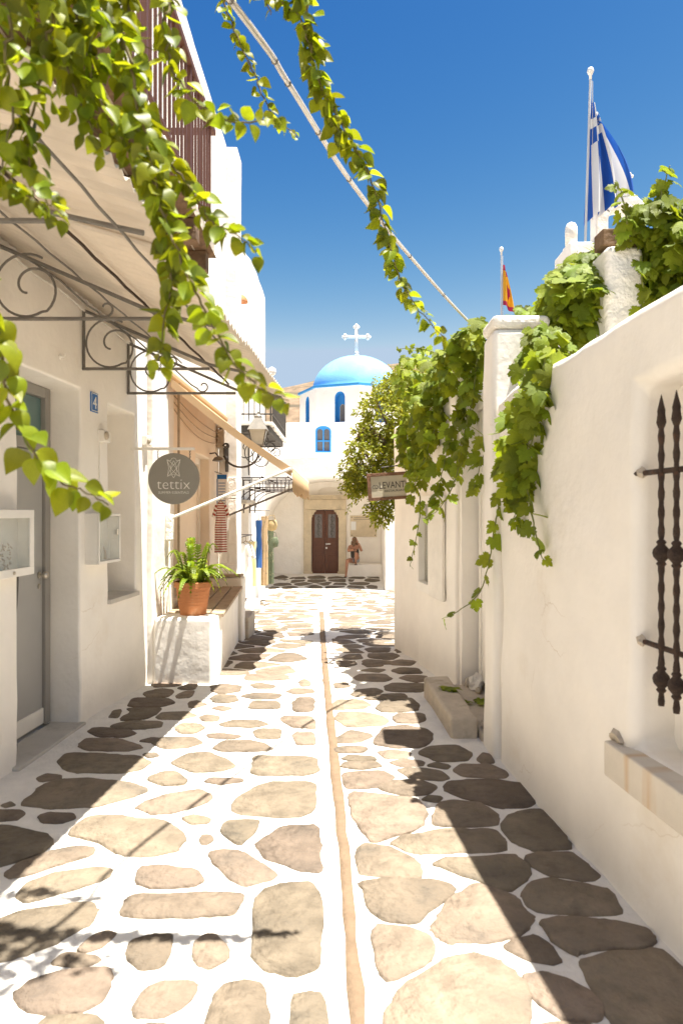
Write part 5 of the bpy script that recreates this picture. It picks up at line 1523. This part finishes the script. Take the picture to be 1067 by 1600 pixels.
# ============================================================ VEGETATION
vr = random.Random(21)
def heart_mesh(name, curl, fold, m, wmul=1.0):
    rows_ = [(0, .0), (.04, .20), (.14, .37), (.30, .44), (.48, .41), (.66, .31), (.83, .16), (1.0, .0)]
    v = []; f = []
    for t, w in rows_:
        w *= wmul; z = -curl * t * t
        for u in (-1, -.55, 0, .55, 1):
            v.append((u * w, t - (.05 if abs(u) == 1 and t < .1 else 0), z + fold * abs(u) * w - .10 * curl * u * u))
    for i in range(len(rows_) - 1):
        for k in range(4): f.append((i*5+k, i*5+k+1, i*5+k+6, i*5+k+5))
    me = bpy.data.meshes.new(name); me.from_pydata(v, [], f); me.materials.append(MATS[m])
    for p in me.polygons: p.use_smooth = True
    return me
def grape_mesh(name, curl, m, seed):
    q = random.Random(seed)
    half = [(.0, .06), (.07, -.06), (.17, -.13), (.27, -.12), (.33, -.02), (.42, -.04), (.47, .07), (.57, .10), (.52, .19), (.57, .27), (.46, .29), (.36, .32),
            (.44, .38), (.43, .47), (.49, .55), (.39, .58), (.37, .67), (.28, .63), (.20, .60), (.24, .70), (.18, .78), (.13, .88), (.05, .92), (0, 1.03)]
    loop = [Vector((x * q.uniform(.94, 1.06), y + q.uniform(-.02, .02))) for x, y in half]
    loop += [Vector((-x * q.uniform(.94, 1.06), y + q.uniform(-.02, .02))) for x, y in half[-2:0:-1]]
    c = Vector((0, .32)); v = []
    def z(p): return -curl * ((p - c).length ** 2) + .05 * abs(p.x) + .04 * math.sin(p.x * 9) * p.length
    for s in (.5, 1.0):
        for p in loop:
            w = c + (p - c) * s; v.append((w.x, w.y, z(w)))
    n = len(loop); v.append((c.x, c.y, 0))
    f = [(i, (i+1) % n, n + (i+1) % n, n + i) for i in range(n)] + [(2*n, (i+1) % n, i) for i in range(n)]
    me = bpy.data.meshes.new(name); me.from_pydata(v, [], f); me.materials.append(MATS[m])
    for p in me.polygons: p.use_smooth = True
    return me
HEART = [heart_mesh('leaf', .28, .35, 'leaf'), heart_mesh('leaf', .5, .15, 'leaf', 1.1), heart_mesh('leaf', .1, .55, 'leaf', .95), heart_mesh('leaf', -.25, .25, 'leaf', 1.05)]
GRAPE = [grape_mesh('leaf', .35, 'grape_leaf', 1), grape_mesh('leaf', .7, 'grape_leaf', 2), grape_mesh('leaf', .1, 'grape_leaf', 3), grape_mesh('leaf', -.2, 'grape_leaf', 4)]

def leaf_matrix(p, d, n, s):
    d = d.normalized(); x = d.cross(n)
    if x.length < 1e-3: x = d.cross(Vector((.3, .5, .8)))
    x.normalize(); n = x.cross(d)
    return Matrix(((x.x*s, d.x*s, n.x*s, p.x), (x.y*s, d.y*s, n.y*s, p.y), (x.z*s, d.z*s, n.z*s, p.z), (0, 0, 0, 1)))
def rv(a=1.0): return Vector((vr.uniform(-a, a), vr.uniform(-a, a), vr.uniform(-a, a)))
camp = Vector((0, 0, CAM_H))
def commit(t, leaves, meshes, limit=300, m=None):
    """largest-showing leaves become parts, the rest one joined part"""
    leaves.sort(key=lambda q: -q[1] / (q[0].translation - camp).length)
    for M, s in leaves[:limit]:
        share(meshes[vr.randrange(len(meshes))], 'leaf', t, M)
    rest = leaves[limit:]
    if rest:
        g = MB()
        for M, s in rest:
            me = meshes[vr.randrange(len(meshes))]
            g.add([M @ v.co for v in me.vertices], [tuple(p.vertices) for p in me.polygons])
        g.build('foliage', meshes[0].materials[0].name if m is None else m, t, fix=False, smooth=True, kind='stuff')

def run_leaves(P, n, s0, s1, rad, t0=0.0, t1=1.0, hang=.6, out=None):
    """leaves set alternately along path P; rad(t) spreads them round the stem"""
    L = []
    cum = [0]
    for a, b in zip(P, P[1:]): cum.append(cum[-1] + (b - a).length)
    for k in range(n):
        t = t0 + (t1 - t0) * (k + vr.uniform(-.3, .3)) / max(1, n - 1); t = min(max(t, 0), 1)
        w = t * cum[-1]; i = 0
        while i < len(P) - 2 and cum[i+1] < w: i += 1
        f = (w - cum[i]) / max(1e-6, cum[i+1] - cum[i]); p = P[i].lerp(P[i+1], f); tg = (P[i+1] - P[i]).normalized()
        side = tg.cross(Vector((0, -1, .3)) + rv(.5)).normalized() * (1 if k % 2 else -1)
        r = rad(t); p = p + rv(1) * r
        d = side * .8 + tg * .35 + Vector((0, 0, -hang)) + rv(.55)
        nn = Vector((.25, -.55, .75)) + rv(.75) + (out or Vector((0, 0, 0)))
        s = vr.uniform(s0, s1) * (1 - .35 * max(0, (t - .8) / .2))
        L.append((leaf_matrix(p + side * .006, d, nn, s), s))
    return L

def vine(name, label, cat, runs, meshes, stem_mat, loc, group=None, extra=(), stem_r=.0028, hang=.6):
    t = thing(name, label, cat, loc, group); L = []
    for pts, n, s0, s1, r0, r1, t0 in runs:
        P = smooth_path(pts, 6)
        P = [p + rv(.004) for p in P]
        g = MB(); k = len(P); g.tube(P, [stem_r * (1.6 - 1.1 * i / k) for i in range(k)], 5); g.build('stem', stem_mat, t, smooth=True)
        L += run_leaves(P, n, s0, s1, lambda q, a=r0, b=r1: a + (b - a) * q, t0, 1.0, hang)
    L += list(extra)
    commit(t, L, meshes)
    return t

def px(lst, y): return [at(a, b, y if not isinstance(y, tuple) else y[0] + (y[1] - y[0]) * i / (len(lst) - 1)) for i, (a, b) in enumerate(lst)]
S = lambda head, lst, y: [Vector(head)] + px(lst, y)
# long strand against the sky
vine('trailing_vine', 'long leafy vine strand hanging diagonally across the blue sky', 'vine',
     [(S((-.85, 2.1, 3.62), [(392,-30),(470,30),(500,130),(540,205),(575,272),(600,350),(622,430),(655,485),(697,530)], (2.05, 2.15)), 150, .036, .056, .022, .004, .22),
      (S((-.8, 2.1, 3.6), [(440,-60),(480,60),(505,150),(530,210),(560,260)], (2.05, 2.1)), 110, .038, .056, .035, .014, .25),
      ([(-.95, 2.1, 3.64), (-.5, 1.95, 3.45), (-.18, 1.9, 3.34), (.06, 1.88, 3.26)], 150, .038, .056, .08, .05, .25),  # this run and the next: unseen foliage overhead, added to shadow the paving
      ([(-.95, 2.0, 3.64), (-.6, 1.85, 3.4), (-.35, 1.8, 3.28), (-.2, 1.82, 3.2)], 130, .038, .056, .09, .06, .25),
      (S((-.85, 2.1, 3.6), [(395,-60),(410,-10),(425,20)], 2.0), 12, .036, .05, .012, .006, .5)], HEART, 'stem', (-.3, 2.1, 2.9))
# thin strand
vine('trailing_vine', 'thin vine strand with small leaves beside the cable bundle', 'vine',
     [(S((-.9, 2.2, 3.62), [(335,-40),(352,10),(372,60),(398,115),(415,160),(438,190),(466,214)], 2.3), 62, .028, .046, .006, .003, .3)], HEART, 'stem', (-.6, 2.2, 2.9))
# dense cascade over the canopy corner
runs = [
 (S((-.97, 1.3, 3.6), [(60,-60),(70,60),(60,150),(40,230),(62,300),(102,338)], 1.42), 170, .038, .056, .06, .014, .2),
 (S((-1.0, 1.2, 3.6), [(-10,-60),(8,80),(20,180),(8,262),(72,328)], 1.38), 150, .038, .056, .05, .014, .2),
 (S((-.95, 1.4, 3.6), [(115,-60),(130,60),(150,140),(185,205),(225,262),(252,305)], 1.5), 210, .038, .056, .06, .020, .2),
 (S((-.95, 1.5, 3.6), [(178,-60),(190,60),(203,130),(232,200),(262,250),(302,300),(332,347),(374,370),(402,396)], (1.62, 1.5)), 170, .038, .056, .045, .005, .2),
 (S((-.9, 1.6, 3.6), [(238,-60),(256,40),(270,110),(308,160),(350,186),(408,190),(432,186)], (1.66, 1.55)), 110, .036, .054, .035, .004, .2),
 (S((-.9, 1.5, 3.3), [(190,60),(205,110),(230,230),(258,340),(300,440),(332,505),(370,572),(402,602),(452,627)], (1.55, 1.32)), 130, .036, .052, .026, .004, .25),
 (px([(225,240),(246,300),(262,360),(268,440),(257,510),(250,578)], 1.5), 54, .034, .050, .014, .005, 0),
 (S((-.98, 1.3, 3.6), [(100,-60),(100,50),(112,120),(135,180),(168,236)], 1.5), 160, .038, .054, .055, .025, .2),
 (S((-1.0, 1.3, 3.6), [(30,-60),(45,30),(85,100),(120,160)], 1.6), 140, .038, .054, .06, .03, .2),
 (S((-1.0, 1.3, 3.6), [(150,-60),(165,10),(200,50),(240,80)], 1.7), 120, .038, .054, .06, .03, .2)]
runs += [  # unseen foliage by the balcony edge, added to cast shadow on the street
 ([(-1.05, 2.0, 3.66), (-.85, 2.15, 3.55), (-.62, 2.2, 3.42), (-.42, 2.25, 3.36)], 120, .038, .056, .07, .03, 0),
 ([(-1.05, 1.8, 3.62), (-.95, 1.95, 3.5), (-.80, 2.0, 3.3), (-.72, 2.02, 3.2)], 110, .038, .056, .09, .04, 0),
 ([(-1.05, 2.3, 3.66), (-.95, 2.42, 3.58), (-.84, 2.45, 3.5)], 60, .038, .056, .08, .05, 0)]
vine('trailing_vine', 'dense cascade of vine leaves spilling over the corrugated canopy corner', 'vine', runs, HEART, 'stem', (-.9, 1.5, 3.3))
vine('trailing_vine', 'short vine strand hanging before the grey door and display case', 'vine',
     [(px([(-80,420),(-20,480),(6,560),(14,620),(42,690),(92,750),(132,768),(172,788)], (1.3, 1.42)), 46, .040, .060, .010, .004, 0)], HEART, 'stem', (-.65, 1.3, 1.6))

# grape vines on the right
def wallpt(x, y, off=.05):
    k = (x - 533.5) / FPX; Y = (1.3035 - off) / (k + .098)
    return at(x, y, min(Y, 4.6))
def blob(c, r, n, s0, s1, shell=.55, out=None):
    L = []; c = Vector(c)
    while len(L) < n:
        v = rv(1)
        if v.length > 1 or v.length < 1e-3: continue
        u = v.normalized(); q = u * (shell + (1 - shell) * v.length)
        lump = .8 + .35 * noise.noise(u * 2.2 + c)
        p = c + Vector((q.x * r[0], q.y * r[1], q.z * r[2])) * lump
        d = Vector((u.x * .5, u.y * .4 - .3, -.75)) + rv(.6)
        n_ = Vector((u.x * .5 + .15, -.55 + u.y * .5, .75)) + rv(.6)
        s = vr.uniform(s0, s1); L.append((leaf_matrix(p, d, n_, s), s))
    return L
ex = blob(at(885, 470, 4.15), (.17, .40, .22), 204, .085, .13) + blob(at(848, 545, 3.9), (.11, .25, .17), 102, .08, .125) \
   + blob(at(915, 425, 4.3), (.16, .30, .18), 136, .08, .12) + blob(at(822, 500, 4.9), (.12, .3, .10), 76, .08, .12) + blob(at(905, 500, 4.05), (.13, .2, .18), 102, .08, .12)
runs = [([wallpt(852, 540, .0), wallpt(845, 600), wallpt(832, 680), wallpt(815, 760), wallpt(800, 815)], 60, .08, .13, .06, .03, 0),
        ([wallpt(830, 580, .05), wallpt(815, 640, .06), wallpt(800, 700, .07), wallpt(790, 750, .08)], 36, .08, .125, .05, .03, 0),
        ([wallpt(812, 640, .06), at(790, 735, 3.9), at(775, 810, 3.95), at(766, 865, 4.0), at(750, 925, 4.0), at(715, 955, 4.0), at(690, 968, 4.0)], 15, .07, .105, .012, .004, .1),
        ([wallpt(818, 720, .05), wallpt(828, 790, .06), wallpt(838, 840, .06), wallpt(848, 875, .06)], 9, .06, .095, .01, .004, .1),
        ([at(795, 580, 4.2), at(775, 650, 4.25), at(752, 720, 4.3), at(738, 770, 4.3)], 18, .08, .12, .035, .015, 0),
        ([at(870, 500, 4.0), at(910, 440, 4.2), at(960, 380, 4.0), at(1000, 330, 3.95)], 30, .08, .12, .05, .05, 0)]
vine('grape_vine', 'grape vine with broad leaves draped over the end pier of the garden wall', 'vine', runs, GRAPE, 'green_stem', (1.1, 4.2, 2.3), None, ex, .004, .8)
ex = blob(at(712, 575, 5.7), (.26, .55, .26), 187, .085, .13) + blob(at(672, 640, 6.3), (.18, .40, .38), 170, .085, .13) + blob(at(745, 528, 5.4), (.2, .45, .12), 119, .08, .125) \
   + blob(at(640, 685, 7.25), (.13, .4, .36), 120, .08, .125) + blob(at(655, 590, 6.9), (.30, .5, .33), 136, .08, .12) + blob(at(655, 720, 6.7), (.12, .3, .2), 76, .08, .125)
runs = [([at(720, 600, 5.5), at(712, 660, 5.5), at(700, 700, 5.5), at(690, 740, 5.5), at(678, 790, 5.5)], 36, .09, .14, .06, .03, 0),
        ([at(745, 560, 5.3), at(738, 620, 5.2), at(725, 680, 5.2), at(718, 720, 5.2)], 26, .085, .13, .06, .03, 0),
        ([at(690, 640, 5.9), at(668, 700, 6.0), at(650, 750, 6.2), at(640, 780, 6.3)], 34, .09, .14, .06, .035, 0),
        ([at(720, 690, 5.3), at(712, 745, 5.2), at(690, 790, 5.15), at(662, 812, 5.15)], 11, .08, .12, .02, .006, 0),
        ([at(655, 770, 6.3), at(656, 800, 6.2), at(648, 850, 6.2), at(640, 885, 6.2)], 9, .05, .08, .012, .006, .1),
        ([at(700, 560, 6.2), at(660, 545, 6.6), at(620, 545, 6.9)], 12, .05, .075, .02, .008, .2)]
vine('grape_vine', 'yellow-green grape vine massed over the low house wall beside the wooden sign', 'vine', runs, GRAPE, 'green_stem', (.95, 6.1, 2.5), None, ex, .004, .7)
ex = blob(at(1020, 350, 3.85), (.14, .25, .16), 119, .08, .12) + blob(at(1055, 400, 3.75), (.14, .25, .22), 153, .08, .12) + blob(at(1010, 450, 3.9), (.07, .2, .16), 76, .075, .11) + blob(at(1090, 350, 3.8), (.15, .3, .2), 102, .08, .12) \
   + blob(at(1060, 470, 3.7), (.12, .2, .1), 51, .08, .12)
runs = [([at(985, 380, 3.8), at(978, 340, 3.75), at(970, 300, 3.75), at(962, 285, 3.75)], 16, .07, .105, .03, .012, 0),
        ([at(1020, 360, 3.8), at(1030, 310, 3.75), at(1040, 280, 3.75), at(1046, 258, 3.75)], 18, .065, .10, .03, .012, 0),
        ([at(1000, 400, 3.7), at(1004, 450, 3.68), at(1000, 490, 3.66)], 9, .08, .11, .02, .012, 0)]
vine('grape_vine', 'grape vine climbing the pergola beam above the white pillar', 'vine', runs, GRAPE, 'green_stem', (1.7, 3.9, 2.9), None, ex, .004, .5)
# loose leaves on the step block
for k, (x, y, z) in enumerate(((.78, 5.1, .142), (.84, 5.02, .142), (.92, 4.98, .062), (.98, 4.93, .062), (.80, 5.03, .145), (1.0, 4.97, .066))):
    o = bpy.data.objects.new('fallen_leaf', GRAPE[k % 4]); col.objects.link(o)
    o.matrix_world = leaf_matrix(Vector((x, y, z + .012)), Vector((vr.uniform(-1, 1), vr.uniform(-1, 1), .05)), Vector((0, 0, 1)) + rv(.2), .10)
    tag(o, 'green fallen vine leaf lying at the side doorway step', 'leaf', 'fallen leaves at the side doorway')

# bushy climber hanging at the corner
bush = thing('climbing_shrub', 'dense small-leaved climbing shrub spilling over the corner behind the wooden sign', 'shrub', (.9, 8.9, -.2))
for pts in ([(1.0, 8.6, -.25), (.98, 8.65, .6), (.88, 8.75, 1.5), (.7, 8.85, 2.3), (.45, 8.9, 2.9)], [(.95, 8.7, .9), (.6, 8.6, 1.7), (.3, 8.7, 2.2)], [(.88, 8.75, 1.5), (1.1, 9.1, 2.2), (1.0, 9.2, 3.0)], [(.75, 8.8, 2.1), (.35, 8.6, 2.5), (.15, 8.7, 2.3)]):
    P = smooth_path(pts, 5); g = MB(); k = len(P); g.tube(P, [.045 * (1 - .8 * i / k) for i in range(k)], 7); g.build('trunk' if len(pts) == 5 else 'limb', 'bark', bush, smooth=True)
g = MB(); br = random.Random(4)
blobs = [((602, 655, 8.9), (.50, .55, .58), 5200), ((574, 722, 8.7), (.40, .45, .44), 4000), ((630, 610, 9.2), (.46, .5, .36), 3000), ((594, 792, 8.5), (.20, .22, .30), 1300), ((665, 600, 9.3), (.45, .5, .38), 1800), ((556, 752, 8.7), (.22, .3, .24), 1100), ((625, 700, 8.6), (.30, .4, .55), 2000), ((640, 660, 8.2), (.22, .25, .42), 1300)]
for (a, b, y), r, n in blobs:
    c = at(a, b, y); k = 0
    while k < n:
        v = Vector((br.uniform(-1, 1), br.uniform(-1, 1), br.uniform(-1, 1)))
        if v.length > 1: continue
        u = v.normalized(); q = u * (.5 + .5 * v.length ** .6)
        lump = .72 + .55 * noise.noise(u * 2.6 + c) + .22 * noise.noise(u * 6 + c)
        p = c + Vector((q.x * r[0], q.y * r[1], q.z * r[2])) * lump
        if noise.noise(p * 7) < -.33: k += .3; continue
        d = (u * .6 + Vector((br.uniform(-1, 1), br.uniform(-1, 1), br.uniform(-1, .5))) * .8).normalized()
        nn = Vector((br.uniform(-.8, .8) + .2, br.uniform(-1, .3), br.uniform(0, 1.2)))
        s = br.uniform(.035, .062); M = leaf_matrix(p, d, nn, s)
        g.add([M @ Vector(w) for w in ((0, 0, 0), (.28, .4, .05), (0, 1, -.12), (-.28, .4, .05), (0, .45, -.02))], [(0, 1, 4), (1, 2, 4), (2, 3, 4), (3, 0, 4)]); k += 1
g.build('crown', 'bush_leaf', bush, fix=False, kind='stuff')
for k in range(14):                                     # loose sprays on the outline
    a = br.uniform(535, 600); b = br.uniform(640, 800); p0 = at(a + 12, b - 6, 8.6)
    P = smooth_path([p0, p0 + Vector((br.uniform(-.12, -.02), -.03, .02)), p0 + Vector((br.uniform(-.22, -.05), -.05, br.uniform(-.16, -.02)))], 5)
    g = MB(); g.tube(P, .003, 4)
    for M, s in run_leaves(P, 14, .03, .05, lambda t: .008): 
        g.add([M @ Vector(w) for w in ((0, 0, 0), (.28, .4, .05), (0, 1, -.12), (-.28, .4, .05))], [(0, 1, 2, 3)])
    g.build('spray', 'bush_leaf', bush, fix=False)
